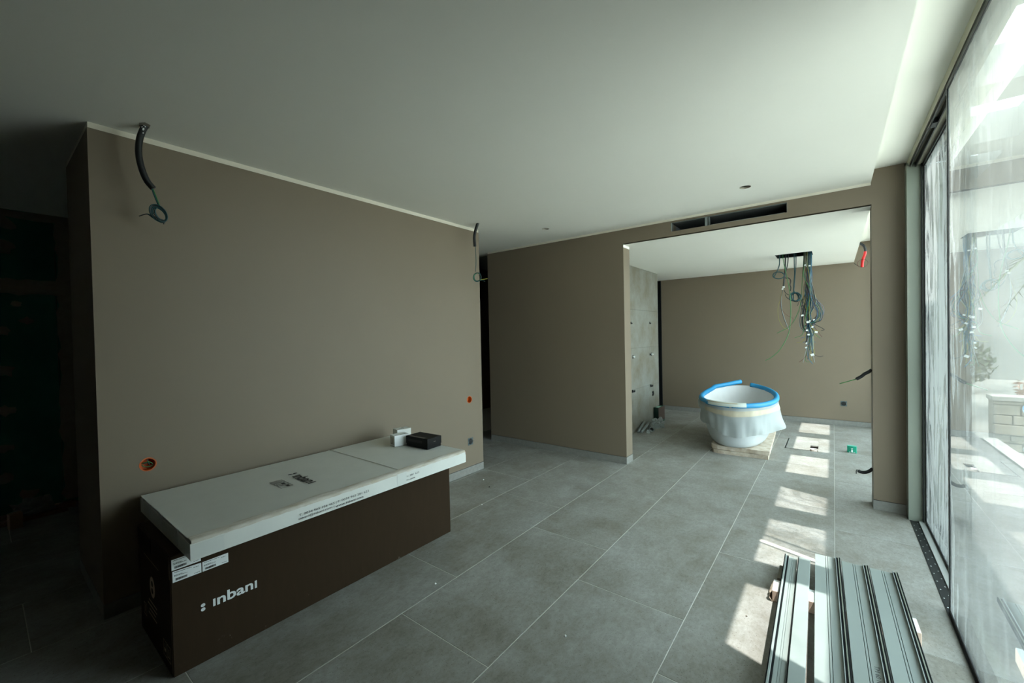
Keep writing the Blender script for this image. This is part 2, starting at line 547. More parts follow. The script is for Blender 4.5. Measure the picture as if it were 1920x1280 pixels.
for ci in range(-10, 2):
    x0 = -0.003 + ci * TW
    x1 = x0 + TW
    # joints step by a third of a tile from column to column
    base = 0.935 - (ci + 2) * (TL / 3) + 0.0
    j0 = math.floor((YR - base) / TL) - 1
    for j in range(j0, j0 + 11):
        y0 = base + j * TL
        y1 = y0 + TL
        r = (max(x0 + J / 2, XG), min(x1 - J / 2, XW), max(y0 + J / 2, YR), min(y1 - J / 2, YF))
        if r[1] - r[0] < 0.02 or r[3] - r[2] < 0.02: continue
        # tiles wholly behind walls are not laid
        cx, cy = (r[0] + r[1]) / 2, (r[2] + r[3]) / 2
        if r[1] < -3.9 and r[2] > 0.7: continue
        if r[0] > -3.8 and r[1] < XL - 0.03 and r[2] > LY0 + 0.03 and r[3] < LY1 - 0.03: continue
        whole = abs((r[1] - r[0]) - (TW - J)) < 1e-6 and abs((r[3] - r[2]) - (TL - J)) < 1e-6
        parts = minus(r, PIT)
        if whole and len(parts) == 1:
            if full_me is None:
                bm = bmesh.new()
                bm_box(bm, 0, TW - J, 0, TL - J, -0.011, 0)
                bmesh.ops.bevel(bm, geom=[e for e in bm.edges if all(v.co.z > -0.001 for v in e.verts)], offset=0.0012, segments=1, affect='EDGES')
                full_me = bpy.data.meshes.new('tile'); bm.to_mesh(full_me); bm.free()
                full_me.materials.append(M_tile)
            o = bpy.data.objects.new('tile', full_me)
            COL.objects.link(o)
            o.location = (r[0], r[2], 0)
            o.parent = fl
        else:
            boxes('tile', [(a, b, c, d, -0.011, 0) for a, b, c, d in parts], M_tile, fl)

# ------------------------------------------------------------------ walls
def wall_block(name, label, lst, m=M_wall):
    return S(boxes(name, lst, m), label, 'wall')

def skirting(name, label, runs):
    """runs: (axis, fixed face, start, end, direction of the proud side)"""
    b = empty(name)
    S(b, label, 'baseboard')
    for axis, face, s, e, d in runs:
        n = max(1, math.ceil((e - s) / 1.2 - 0.05))
        L = 1.2
        for i in range(n):
            a = s + i * L + (0.001 if i else 0)
            z = min(e, s + (i + 1) * L - 0.001)
            if z - a < 0.005: continue
            lo, hi = sorted((face - d * 0.012, face + d * 0.0015))
            if axis == 'y':
                boxes('skirting_tile', [(lo, hi, a, z, 0.0005, 0.074)], M_skirt, b)
            else:
                boxes('skirting_tile', [(a, z, lo, hi, 0.0005, 0.074)], M_skirt, b)
    return b

I = 0.013
# bedhead wall: a thick free-standing block
JB = [(0.575, 0.7705, 0.034), (3.172, 0.782, 0.0335)]
bm = bmesh.new()
bm_box(bm, -3.84, XL, LY0, LY1, GAP, 2.57)
bmesh.ops.delete(bm, geom=[f for f in bm.faces if f.calc_center_median().x > XL - 1e-4], context='FACES_ONLY')
eds = [e for e in bm.edges if all(v.co.x > XL - 1e-4 for v in e.verts)]
for jy, jz, jr in JB:
    vs = [bm.verts.new((XL, jy + jr * math.cos(2 * PI * k / 28), jz + jr * math.sin(2 * PI * k / 28))) for k in range(28)]
    eds += [bm.edges.new((vs[k], vs[(k + 1) % 28])) for k in range(28)]
bmesh.ops.triangle_fill(bm, use_beauty=True, use_dissolve=False, edges=eds, normal=(1, 0, 0))
for f in bm.faces:
    if f.calc_center_median().x > XL - 1e-4 and f.normal.x < 0: f.normal_flip()
bm_box(bm, -3.84 + I, XL - I, LY0 + I, LY1 - I, 0, GAP)
S(finish('wall_left', bm, M_wall), 'taupe painted bedhead wall standing free in front of the dark corridor', 'wall')
S(boxes('trim_1', [(-3.84 + 0.002, XL - 0.002, LY0 + 0.002, LY1 - 0.002, 2.57, ZC)], M_strip), 'thin white strip between bedhead wall and ceiling', 'trim')
skirting('baseboard_left', 'grey stone skirting along the taupe bedhead wall',
         [('y', XL, LY0 - 0.0015, LY1 + 0.0015, 1), ('x', LY0, -3.84, XL - 0.012, -1), ('x', LY1, -3.84, XL - 0.012, 1)])

# wall with the wide opening, air slot above it
VX0, VX1, VZ0, VZ1 = -1.304, -0.312, 2.473, 2.562
zl = ZO + 0.012
wall_block('wall_back', 'taupe painted wall with a wide opening to the bathroom',
           [(-3.78, OX0, YB, YB2, GAP, 2.578), (-3.78 + I, OX0 - I, YB + I, YB2 - I, 0, GAP),
            (OX0, VX0, YB, YB2, zl, 2.578), (VX1, OX1, YB, YB2, zl, 2.578),
            (VX0, VX1, YB, YB2, zl, VZ0), (VX0, VX1, YB, YB2, VZ1, 2.578),
            (OX1, 0.437, YB, YB2, GAP, ZR), (OX1 + I, 0.437, YB + I, YB2 - I, 0, GAP)])
S(boxes('trim_2', [(-3.78, OX1 - 0.002, YB + 0.002, YB2 - 0.002, 2.578, ZC)], M_strip), 'thin white strip above the opening wall under the ceiling', 'trim')
S(boxes('trim_3', [(OX0 - 0.03, OX0 + 0.0012, YB + 0.0012, YB2 - 0.0012, 2.388, ZO)], M_white), 'small white strip at the top of the opening jamb', 'trim')
skirting('baseboard_back', 'grey stone skirting along the taupe opening wall',
         [('x', YB, -3.78, OX0 + 0.0015, -1), ('y', OX0, YB + 0.012, YB2 - 0.012, 1), ('x', YB2, -3.4, OX0 + 0.0015, 1),
          ('x', YB, OX1 - 0.0015, 0.437, -1), ('y', OX1, YB + 0.012, YB2 - 0.012, -1), ('x', YB2, OX1 - 0.0015, 0.437, 1)])

# bathroom
wall_block('wall_far', 'taupe painted end wall of the bathroom', [(-3.4, 0.60, YF, YF + 0.12, GAP, 2.775), (-3.4, 0.60, YF + I, YF + 0.12, 0, GAP)])
skirting('baseboard_far', 'grey stone skirting along the bathroom end wall', [('x', YF, -2.55, XW, -1)])
S(boxes('trim_4', [(-2.66, -2.552, YF - 0.03, YF - 0.001, 0, 2.405)], M_alu_dark), 'dark vertical strip in the far bathroom corner', 'trim')  # narrow dark upright box against the end wall
wall_block('wall_bathroom', 'dark side wall of the bathroom passage', [(-3.5, -3.4, YB2 + 0.001, YF + 0.12, 0, 2.775)])
# tiled partition
cw = wall_block('wall_tiled', 'partition clad in stained cement-look tiles with open pipe outlets', [(-2.42, -2.312, YB2, 6.925, 0, ZO)], M_screed)
rows = [(0.0, 0.622), (0.624, 1.222), (1.224, 1.786), (1.788, ZO)]
for z0, z1 in rows:
    for y0, y1 in ((YB2 + 0.001, 5.722), (5.724, 6.93)):
        boxes('wall_tile', [(-2.3135, -2.30, y0, y1, z0, z1)], M_conc, cw, bevel=0.001, segs=1)
boxes('end_tile', [(-2.42, -2.30, 6.9305, 6.936, 0, ZO)], M_conc, cw)

# corridor
gw = wall_block('wall_corridor', 'unpainted green plasterboard wall with filler bands in the dark corridor', [(XG - 0.12, XG - 0.013, YR, YF + 0.1, 0, 2.775)], M_screed)
for y0, y1 in ((-0.745, 0.452), (0.455, 1.655), (1.658, 2.858)):
    for z0, z1 in ((0.02, 1.945), (1.948, 2.60)):
        boxes('plasterboard_panel', [(XG - 0.013, XG, y0, y1, z0, z1)], M_board_green, gw)
def ragged_band(name, y0, y1, z0, z1, vertical, parent, seed, amp=0.012):
    rnd = random.Random(seed)
    V = []; F = []
    n = 40
    for i in range(n + 1):
        t = i / n
        a = rnd.uniform(-amp, amp); b = rnd.uniform(-amp, amp)
        if vertical:
            z = z0 + (z1 - z0) * t
            V += [(XG + 0.0005, y0 + a, z), (XG + 0.002, (y0 + y1) / 2, z), (XG + 0.0005, y1 + b, z)]
        else:
            y = y0 + (y1 - y0) * t
            V += [(XG + 0.0005, y, z0 + a), (XG + 0.002, y, (z0 + z1) / 2), (XG + 0.0005, y, z1 + b)]
    for i in range(n):
        for k in (0, 1):
            F.append((i * 3 + k, i * 3 + k + 1, i * 3 + k + 4, i * 3 + k + 3))
    return mesh(name, V, F, M_filler, parent)
ragged_band('filler_band', -1.05, 1.4, 1.885, 2.015, False, gw, 1)
ragged_band('filler_band', 0.455, 0.57, 0.05, 2.55, True, gw, 2, 0.018)
ragged_band('filler_band', -1.05, 1.4, 2.53, 2.60, False, gw, 3)
rnd = random.Random(5)
for y, z, s in [(0.16, 2.28, 0.06), (0.14, 1.576, 0.045), (0.279, 1.665, 0.035), (0.22, 1.80, 0.03), (0.145, 1.24, 0.055), (0.14, 0.905, 0.05), (0.13, 0.591, 0.04), (0.126, 0.331, 0.055), (0.25, 0.17, 0.05), (-0.3, 1.3, 0.05), (-0.3, 0.7, 0.05), (0.17, 2.48, 0.06)]:
    V = [(XG + 0.003, y, z)]
    for k in range(12):
        a = 2 * PI * k / 12
        r = s * rnd.uniform(0.6, 1.1)
        V.append((XG + 0.0006, y + 1.3 * r * math.cos(a), z + r * math.sin(a)))
    mesh('filler_patch', V, [(0, 1 + k, 1 + (k + 1) % 12) for k in range(12)], M_filler, gw)
# enclosing walls outside the frame
wall_block('wall_rear', 'unseen wall behind the viewpoint, kept dark to cut bounced light', [(XG, 0.56, YR - 0.12, YR, 0, 2.775)], M_screed)  # unseen rear wall, set back and darkened to weaken bounced light
wall_block('wall_right', 'taupe painted wall beside the glazing', [(XW, 0.56, YR, WIN_Y0, 0, ZR)])
wall_block('wall_corridor_end', 'dark end wall closing the corridor', [(XG - 0.1, -3.5, YF - 0.1, YF + 0.1, 0, 2.775)])

# ------------------------------------------------------------------ ceilings
DL = [(-0.552, 3.815, 0.040), (-2.471, 3.833, 0.037)]
def ceiling_sheet(name, x0, x1, y0, y1, z, holes, label, edge_to=None):
    bm = bmesh.new()
    loops = []
    def loop(pts):
        vs = [bm.verts.new((p[0], p[1], z)) for p in pts]
        es = [bm.edges.new((vs[i], vs[(i + 1) % len(vs)])) for i in range(len(vs))]
        return vs, es
    ed = []
    ov, oe = loop([(x0, y0), (x1, y0), (x1, y1), (x0, y1)])
    ed += oe
    hv = []
    for h in holes:
        if len(h) == 3:
            pts = [(h[0] + h[2] * math.cos(2 * PI * k / 24), h[1] + h[2] * math.sin(2 * PI * k / 24)) for k in range(24)]
        else:
            pts = [(h[0], h[2]), (h[1], h[2]), (h[1], h[3]), (h[0], h[3])]
        v, e = loop(pts); hv.append(v); ed += e
    bmesh.ops.triangle_fill(bm, use_beauty=True, use_dissolve=False, edges=ed, normal=(0, 0, -1))
    for f in bm.faces:
        if f.normal.z > 0: f.normal_flip()
    # hole sides
    for v in hv + ([ov] if edge_to else []):
        up = edge_to if v is ov else z + 0.013
        if v is ov:
            bm.faces.new((v[1], v[2], bm.verts.new((x1, y1, up)), bm.verts.new((x1, y0, up))))
            continue
        t = [bm.verts.new((q.co.x, q.co.y, up)) for q in v]
        for i in range(len(v)):
            k = (i + 1) % len(v)
            bm.faces.new((v[i], v[k], t[k], t[i]))
    return S(finish(name, bm, M_white), label, 'ceiling')
ceiling_sheet('ceiling', XG, 0.243, YR, YB2 - 0.001, ZC, DL, 'plain white plasterboard ceiling over the main room', ZR + 0.03)
HX0, HX1, HY0, HY1 = -0.597, -0.204, 6.372, 6.72
ceiling_sheet('ceiling', -3.4, 0.243, YB + 0.0012, YF, ZO, [(HX0, HX1, HY0, HY1), (-1.515, -0.70, 7.628, 7.644)], 'lower white ceiling over the bathroom', ZR + 0.03)
S(boxes('ceiling', [(0.2435, XW + 0.004, YR, YF, ZR, ZR + 0.02)], M_white), 'raised white ceiling strip of the curtain recess beside the glazing', 'ceiling')
S(boxes('roof_slab', [(XG - 0.12, 0.56, YR - 0.12, YF + 0.12, 2.76, 3.0)], M_plaster_ext), 'concrete roof slab over the house', 'roof')

# recessed downlight holes
for i, (x, y, r) in enumerate(DL):
    t = empty('downlight_hole', (x, y, ZC))
    tag(t, ['open downlight hole in the ceiling in front of the air slot', 'open downlight hole in the ceiling near the end of the bedhead wall'][i], 'ceiling hole', 'open downlight holes')
    V, F = revolve([(r - 0.0005, 0.0), (r - 0.0005, 0.013), (r + 0.012, 0.0135)], 24)
    mesh('hole_lining', V, F, mat('raw_plaster_edge', srgb(170, 164, 148), 0.9), t, smooth=False)
    V, F = revolve([(r + 0.0015, -0.0008), (r - 0.001, -0.0012), (r - 0.0012, 0.010)], 24)
    mesh('cut_edge', V, F, mat('raw_plaster_edge', srgb(170, 164, 148), 0.9), t, smooth=False)

# air slot in the lintel
t = empty('air_vent', ((VX0 + VX1) / 2, YB + 0.03, VZ0))
tag(t, 'long open air-conditioning slot with steel divider above the opening', 'vent')
def local(parent, name, lst, m, bevel=0.0, segs=1):
    l = parent.location
    return boxes(name, [(a - l.x, b - l.x, c - l.y, d - l.y, e - l.z, f - l.z) for a, b, c, d, e, f in lst], m, parent, bevel=bevel, segs=segs)
DY = YB2 + 0.9
local(t, 'duct', [(VX0 - 0.002, VX1 + 0.002, DY, DY + 0.002, VZ0 - 0.002, VZ1 + 0.002), (VX0, VX1, YB + 0.01, DY, VZ1 - 0.0015, VZ1 - 0.0005), (VX0, VX1, YB + 0.01, DY, VZ0 + 0.0005, VZ0 + 0.0015),
                  (VX0 - 0.0015, VX0 - 0.0005, YB2, DY, VZ0, VZ1), (VX1 + 0.0005, VX1 + 0.0015, YB2, DY, VZ0, VZ1)], mat('dull_duct_steel', srgb(120, 124, 122), 0.6, metal=0.3))
local(t, 'steel_frame', [(VX0 + 0.0005, VX0 + 0.010, YB + 0.003, YB + 0.05, VZ0 + 0.0005, VZ1 - 0.0005), (VX1 - 0.004, VX1 - 0.0005, YB + 0.003, YB + 0.05, VZ0 + 0.0005, VZ1 - 0.0005),
                         (VX0, VX1, YB + 0.006, YB + 0.03, VZ1 - 0.006, VZ1 - 0.0015)], M_galv)
local(t, 'divider', [(-0.981, -0.957, YB + 0.003, YB + 0.006, VZ0 + 0.0015, VZ1 - 0.007), (-0.944, -0.941, YB + 0.003, YB + 0.05, VZ0 + 0.0015, VZ1 - 0.007), (-0.957, -0.944, YB + 0.02, YB + 0.023, VZ0 + 0.0015, VZ1 - 0.007)], M_galv)
local(t, 'filter_rail', [(-0.935, -0.33, YB + 0.012, YB + 0.02, VZ0 + 0.0016, VZ0 + 0.006), (-0.90, -0.55, YB + 0.03, YB + 0.034, VZ0 + 0.0016, VZ0 + 0.011)], M_galv)

# bathroom ceiling cavities
S(boxes('ceiling_box', [(HX0 - 0.1, HX1 + 0.1, HY0 - 0.1, HY1 + 0.1, 2.66, 2.67), (HX0 - 0.11, HX0 - 0.1, HY0 - 0.1, HY1 + 0.1, 2.43, 2.67), (HX1 + 0.1, HX1 + 0.11, HY0 - 0.1, HY1 + 0.1, 2.43, 2.67),
                        (HX0 - 0.1, HX1 + 0.1, HY0 - 0.11, HY0 - 0.1, 2.43, 2.67), (HX0 - 0.1, HX1 + 0.1, HY1 + 0.1, HY1 + 0.11, 2.43, 2.67)], M_screed), 'bare cavity above the rectangular ceiling opening', 'ceiling void')
S(boxes('linear_slot', [(-1.5165, -0.6985, 7.6265, 7.6278, ZO + 0.001, ZO + 0.07), (-1.5165, -0.6985, 7.6442, 7.6455, ZO + 0.001, ZO + 0.07), (-1.5165, -0.6985, 7.6265, 7.6455, ZO + 0.07, ZO + 0.072)], M_alu_dark), 'narrow black linear slot in the bathroom ceiling', 'slot')
# steel frame of the opening
hf = boxes('hatch_frame', [(HX0 - 0.002, HX1 + 0.002, HY0 - 0.0, HY0 + 0.004, ZO + 0.004, ZO + 0.05), (HX0, HX1, HY1 - 0.004, HY1, ZO + 0.004, ZO + 0.05), (HX0, HX0 + 0.004, HY0 + 0.004, HY1 - 0.004, ZO + 0.004, ZO + 0.05), (HX1 - 0.004, HX1, HY0 + 0.004, HY1 - 0.004, ZO + 0.004, ZO + 0.05)], M_alu_dark)
tag(hf, 'dark frame of the rectangular hatch in the bathroom ceiling', 'hatch')

# ------------------------------------------------------------------ glazing
ZH = 2.65
PY = 2.972           # end of the inner leaf
w1 = empty('window_1', (XW, 3.0, 0))
S(w1, 'large sliding window with black frames and dusty glass', 'window')
def wp(name, lst, m, parent=None, bevel=0.0):
    l = w1.location
    p = parent or w1
    return boxes(name, [(a - l.x, b - l.x, c - l.y, d - l.y, e - l.z, f - l.z) for a, b, c, d, e, f in lst], m, p, bevel=bevel)
WY0, WY1 = WIN_Y0, 4.264
wp('head_fascia', [(XW + 0.003, XW + 0.009, WY0, 4.372, ZH, ZR)], M_alu_beige)
wp('head_track', [(XW + 0.009, 0.56, WY0, YB2, 2.662, ZR + 0.06)], M_alu_beige)
wp('head_groove', [(XW + 0.011, XW + 0.018, WY0, WY1, 2.632, 2.662), (0.484, 0.490, WY0, WY1, 2.625, 2.662), (0.5195, 0.526, WY0, WY1, 2.62, 2.662)], M_alu_dark)
wp('head_guide', [(0.490, 0.5195, WY0, WY1, 2.64, 2.662)], M_alu_beige)
wp('head_bracket', [(0.462, 0.488, 3.42, 3.50, 2.625, 2.655)], M_alu_dark)
wp('jamb_profile', [(0.437, 0.513, WY1, YB + 0.002, 0, 2.662)], M_alu_grey)
wp('jamb_lining', [(0.513, 0.56, WY1, YB2, 0, 2.662)], M_alu_grey)
wp('jamb_gasket', [(0.5135, 0.5185, WY1 - 0.02, WY1 - 0.001, 0, 2.662)], M_alu_dark)
wp('sill_track', [(XW, 0.56, WY0, YB2, -0.22, -0.006)], M_alu_dark)
wp('drain_strip', [(XW + 0.002, 0.491, WY0, WY1, -0.006, 0.0005)], M_alu_dark)
wp('floor_edge', [(XW - 0.0, XW + 0.002, WY0, WY1, -0.006, 0.003)], M_alu_dark)
wp('sill_rail', [(0.491, 0.5205, PY + 0.02, WY1, -0.006, 0.008)], M_alu_bright)
wp('outer_sill', [(0.5205, 0.56, WY0, WY1, -0.006, 0.001)], M_alu_grey)
bm = bmesh.new()
yy = 1.05
i = 0
while yy < 4.25:
    for k, x in enumerate((0.4565, 0.4805)):
        y = yy + k * 0.045
        vs = [bm.verts.new((x - XW + 0.0032 * math.cos(a * PI / 4), y - 3.0 + 0.0042 * math.sin(a * PI / 4), 0.0011)) for a in range(8)]
        bm.faces.new(vs)
    yy += 0.0945
o = finish('strip_perforation', bm, M_wtag, w1)
tag(o, 'two rows of small pale dots', kind='stuff')
# inner leaf
LX0, LX1 = 0.452, 0.476
leaf = wp('sliding_leaf', [(LX0, LX1, PY, PY + 0.014, 0.001, 2.645), (LX0, LX1, WY0, PY, 0.001, 0.020), (LX0, LX1, WY0, PY, 2.622, 2.645), (LX0, LX1, WY0, WY0 + 0.04, 0.02, 2.622)], M_alu_dark)
wp('pane', [(LX0 + 0.004, LX1 - 0.004, WY0 + 0.04, PY, 0.020, 2.622)], M_glass1, leaf)
# outer leaf
OXA, OXB = 0.528, 0.552
P2 = 3.085
leaf2 = wp('sliding_leaf', [(OXA, OXA + 0.0035, P2, P2 + 0.012, 0.022, 2.615), (OXB - 0.0035, OXB, P2, P2 + 0.012, 0.022, 2.615), (OXA, OXB, WY1 - 0.014, WY1 - 0.001, 0.012, 2.64), (OXA, OXB, P2 - 0.085, WY1 - 0.014, 0.004, 0.022), (OXA, OXB, P2 - 0.085, WY1 - 0.014, 2.615, 2.64)], M_alu_dark)
wp('pane', [(OXA + 0.004, OXB - 0.004, P2 - 0.085, WY1 - 0.014, 0.022, 2.615)], M_glass2, leaf2)

# bathroom window
w2 = empty('window_2', (0.5, 6.2, 0))
S(w2, 'sliding window of the bathroom hidden behind the pier', 'window')
boxes('frame', [(0.0 - 0.03, 0.03, YB2 + 0.001 - 6.2, YB2 + 0.03 - 6.2, 0, 2.645), (-0.03, 0.03, YF - 0.03 - 6.2, YF - 0.001 - 6.2, 0, 2.645), (-0.03, 0.03, YB2 + 0.03 - 6.2, YF - 0.03 - 6.2, 0, 0.03), (-0.03, 0.03, YB2 + 0.03 - 6.2, YF - 0.03 - 6.2, 2.615, 2.645)], M_alu_dark, w2)
boxes('head_track', [(-0.05, 0.06, YB2 - 6.2, YF - 6.2, 2.65, 2.76)], M_alu_beige, w2)
boxes('sill', [(-0.055, 0.06, YB2 - 6.2, YF - 6.2, -0.22, -0.002)], M_alu_grey, w2)
boxes('pane', [(-0.012, 0.012, YB2 + 0.03 - 6.2, YF - 0.03 - 6.2, 0.03, 2.615)], M_glass1, w2)
S(boxes('wall_pier', [(0.437, 0.56, YB + 0.002, YB2, 0, 2.662)], M_alu_grey), 'narrow end of the opening wall closing against the glazing', 'wall')

# ------------------------------------------------------------------ terrace outside
ZS0, ZS1 = 2.75, 2.95
XO = -0.055 + KX * ZS1
bars = []
lit0, per, ll = 1.945, 1.03, 0.728
bars_y = []
for k in range(-5, 7):
    y1 = lit0 + per * (k - 1) + ll
    y0n = lit0 + per * k
    bars_y.append((y1 + KY * ZS0, y0n + KY * ZS1))
ov = boxes('terrace_roof', [(XO, 1.75, -4.5, 9.2, ZS0, ZS1)], M_plaster_ext)
S(ov, 'white rendered terrace canopy with a row of openings along the facade', 'canopy')
for a, b in bars_y:
    boxes('canopy_beam', [(0.5605, XO, a, b, ZS0, ZS1)], M_plaster_ext, ov)
boxes('canopy_beam', [(0.5605, XO, 7.87 + KY * ZS0, 9.2, ZS0, ZS1)], M_plaster_ext, ov)
te = boxes('terrace_floor', [(0.5605, 1.50, -5, 12.5, -0.25, -0.012)], M_terrace)
S(te, 'pale paved terrace outside the glazing', 'terrace')
S(boxes('terrace_kerb', [(1.50, 1.64, -5, 7.95, -0.25, 0.01)], M_coping), 'pale stone kerb along the terrace edge', 'kerb')
gm = mat('pale_gravel', srgb(166, 168, 161), 0.9, var=0.3, scale=3)
S(boxes('garden_ground', [(1.64, 40, -14, 45, -0.4, -0.2), (-12, 1.64, 14, 45, -0.4, -0.2)], gm), 'garden ground beyond the terrace', 'ground')
# low garden wall of stones
gwall = boxes('garden_wall', [(1.66, 4.4, 8.22, 8.42, -0.2, 0.46)], mat('wall_mortar', srgb(150, 146, 134), 0.9))
tag(gwall, 'low rubble-stone garden wall seen through the glass', 'garden wall')
mstone = mat('pale_rubble_stone', srgb(178, 172, 156), 0.85, var=0.3, scale=9)
rnd = random.Random(11)
z = -0.2
while z < 0.43:
    h = rnd.uniform(0.09, 0.14)
    x = 1.66
    while x < 4.38:
        L = rnd.uniform(0.14, 0.34)
        bm = bmesh.new(); bm_box(bm, x + 0.006, min(x + L, 4.4) - 0.006, 8.185 + rnd.uniform(-0.008, 0.01), 8.23, z + 0.006, min(z + h, 0.455) - 0.006)
        finish('stone', bm, mstone, gwall, bevel=0.006, segs=1)
        x += L
    z += h
boxes('coping', [(1.64, 4.42, 8.17, 8.44, 0.46, 0.52)], M_coping, gwall, bevel=0.008)

def shrub(name, label, cat, c, rx, ry, rz, n, m, group=None, leaf=0.06, seed=0):
    rnd = random.Random(seed)
    t = empty(name, c)
    tag(t, label, cat, group)
    V = []; F = []
    for i in range(n):
        while True:
            p = Vector((rnd.uniform(-1, 1), rnd.uniform(-1, 1), rnd.uniform(-1, 1)))
            if 0.3 < p.length < 1: break
        q = Vector((p.x * rx, p.y * ry, rz + p.z * rz))
        d = Vector((rnd.gauss(0, 1), rnd.gauss(0, 1), rnd.gauss(0, 1))).normalized()
        e = d.cross(Vector((rnd.gauss(0, 1), rnd.gauss(0, 1), rnd.gauss(0, 1)))).normalized()
        s = leaf * rnd.uniform(0.6, 1.3)
        b = len(V)
        V += [q - d * s, q + e * s * 0.35, q + d * s, q - e * s * 0.35]
        F.append((b, b + 1, b + 2, b + 3))
    o = mesh('foliage', V, F, m, t)
    tag(o, kind='stuff')
    V, F = [], []
    for i in range(7):
        a = 2 * PI * i / 7
        tube_data([Vector((0, 0, 0)), Vector((0.2 * rx * math.cos(a), 0.2 * ry * math.sin(a), rz * 0.6)), Vector((0.55 * rx * math.cos(a), 0.55 * ry * math.sin(a), rz * 1.4))], lambda u: 0.02 * (1 - 0.7 * u), 5, V=V, F=F)
    mesh('stems', V, F, mat('shrub_stem', srgb(96, 78, 60), 0.9), t, smooth=True)
    return t
m_dry = mat('dry_pink_foliage', srgb(188, 150, 128), 0.8, var=0.25, scale=4)
m_grn = mat('dull_green_foliage', srgb(86, 104, 74), 0.7, var=0.3, scale=4)
shrub('shrub', 'dry pinkish shrub behind the low garden wall', 'shrub', (2.9, 9.6, -0.2), 0.75, 0.5, 0.60, 1800, m_dry, seed=1)
shrub('shrub', 'tall dry shrub growing beside the palm trunk', 'shrub', (4.2, 10.6, -0.2), 0.9, 0.6, 0.72, 2000, m_dry, seed=2)
shrub('shrub', 'dark green rounded shrub at the end of the terrace', 'shrub', (1.9, 15.0, -0.2), 1.2, 0.8, 0.75, 2200, m_grn, leaf=0.09, seed=3)
shrub('shrub', 'broad green shrub farther out in the garden', 'shrub', (9.6, 15.5, -0.2), 1.8, 1.0, 0.95, 2600, m_grn, leaf=0.1, seed=4)

def palm(label, c, h, lean, nf, L, seed):
    rnd = random.Random(seed)
    t = empty('palm_tree', c)
    tag(t, label, 'palm')
    top = Vector((lean, lean * 0.3, h))
    path = catmull([(0, 0, 0), (lean * 0.2, 0, h * 0.4), (lean * 0.6, lean * 0.2, h * 0.75), top], 8)
    V, F = tube_data(path, lambda u: 0.17 * (1 - 0.35 * u) + 0.012 * math.sin(u * 120), 10)
    mesh('trunk', V, F, mat('palm_bark', srgb(150, 122, 100), 0.95, var=0.3, scale=10), t, smooth=True)
    for i in range(nf):
        a = 2 * PI * i / nf + rnd.uniform(-0.2, 0.2)
        el = rnd.uniform(-0.2, 1.1)
        d = Vector((math.cos(a), math.sin(a), 0))
        pts = []
        for k in range(9):
            u = k / 8
            pts.append(top + d * (L * u * math.cos(el * (1 - u))) + Vector((0, 0, L * (u * math.sin(el) - 0.75 * u * u))))
        V, F = tube_data(pts, lambda u: 0.02 * (1 - 0.8 * u), 5)
        side = d.cross(Vector((0, 0, 1)))
        for k in range(1, 26):
            u = k / 26
            f = u * 8; i0 = min(7, int(f)); p = pts[i0].lerp(pts[i0 + 1], f - i0)
            ll_ = 0.55 * math.sin(PI * (0.15 + 0.8 * u))
            for s in (-1, 1):
                b = len(V)
                dr = (side * s * 0.8 + d * 0.45 + Vector((0, 0, -0.35))).normalized()
                wd = d * 0.016
                V += [p - wd, p + wd, p + dr * ll_]
                F.append((b, b + 1, b + 2))
        mesh('frond', V, F, m_grn, t)
    return t
palm('palm tree with drooping fronds beyond the garden wall', (3.35, 11.2, -0.2), 3.6, 0.5, 18, 2.0, 1)
palm('taller slim palm tree far out in the garden', (6.5, 15.6, -0.2), 4.6, -0.6, 16, 2.2, 2)
# house added and sized to cover the bright sky behind the glass
nh = empty('sky_screen_house', (5.0, 21.0, -0.3))
tag(nh, 'added pale flat-roofed house covering the bright sky beyond the garden palms', 'house')
boxes('house_body', [(-7, 7, -2, 4, 0, 6.2)], M_plaster_ext, nh)
boxes('roof_edge', [(-7.3, 7.3, -2.4, 4.3, 6.2, 6.5)], M_brownbeam, nh)
for x in (-6.4, 1.2, 4.2):
    f = boxes('house_window', [(x, x + 1.5, -2.06, -2.0, 1.0, 3.0)], M_alu_dark, nh)
    boxes('house_pane', [(x + 0.08, x + 1.42, -2.07, -2.061, 1.08, 2.92)], mat('far_glass', srgb(120, 140, 146), 0.1), f)
hl = mat('hazy_hillside', srgb(150, 152, 130), 0.95, var=0.2, scale=0.3)
V = []; F = []
n1, n2 = 40, 6
for i in range(n1 + 1):
    for j in range(n2 + 1):
        x = -30 + 110 * i / n1
        y = 48 + 8 * j
        z = -0.4 + 1.3 * j * (1 + 0.5 * math.sin(x * 0.09 + 1)) + 0.6 * math.sin(x * 0.31 + j)
        V.append((x, y, -0.4 if j == 0 else z))
for i in range(n1):
    for j in range(n2):
        a = i * (n2 + 1) + j
        F.append((a, a + n2 + 1, a + n2 + 2, a + 1))
S(mesh('hillside', V, F, hl, smooth=True), 'hazy dry hillside on the horizon', 'hill')

# ------------------------------------------------------------------ big cartons by the bedhead wall
BX0, BX1, BY0, BY1, BZ = -2.81, -2.26, 0.487, 2.13, 0.532
c = empty('brown_carton', ((BX0 + BX1) / 2, (BY0 + BY1) / 2, 0))
tag(c, 'long brown cardboard carton with white logo lying beside the bedhead wall', 'carton')
def rel(parent, lst):
    l = parent.location
    return [(a - l.x, b - l.x, cc - l.y, d - l.y, e - l.z, f - l.z) for a, b, cc, d, e, f in lst]
def relv(parent, pts):
    return [Vector(p) - parent.location for p in pts]
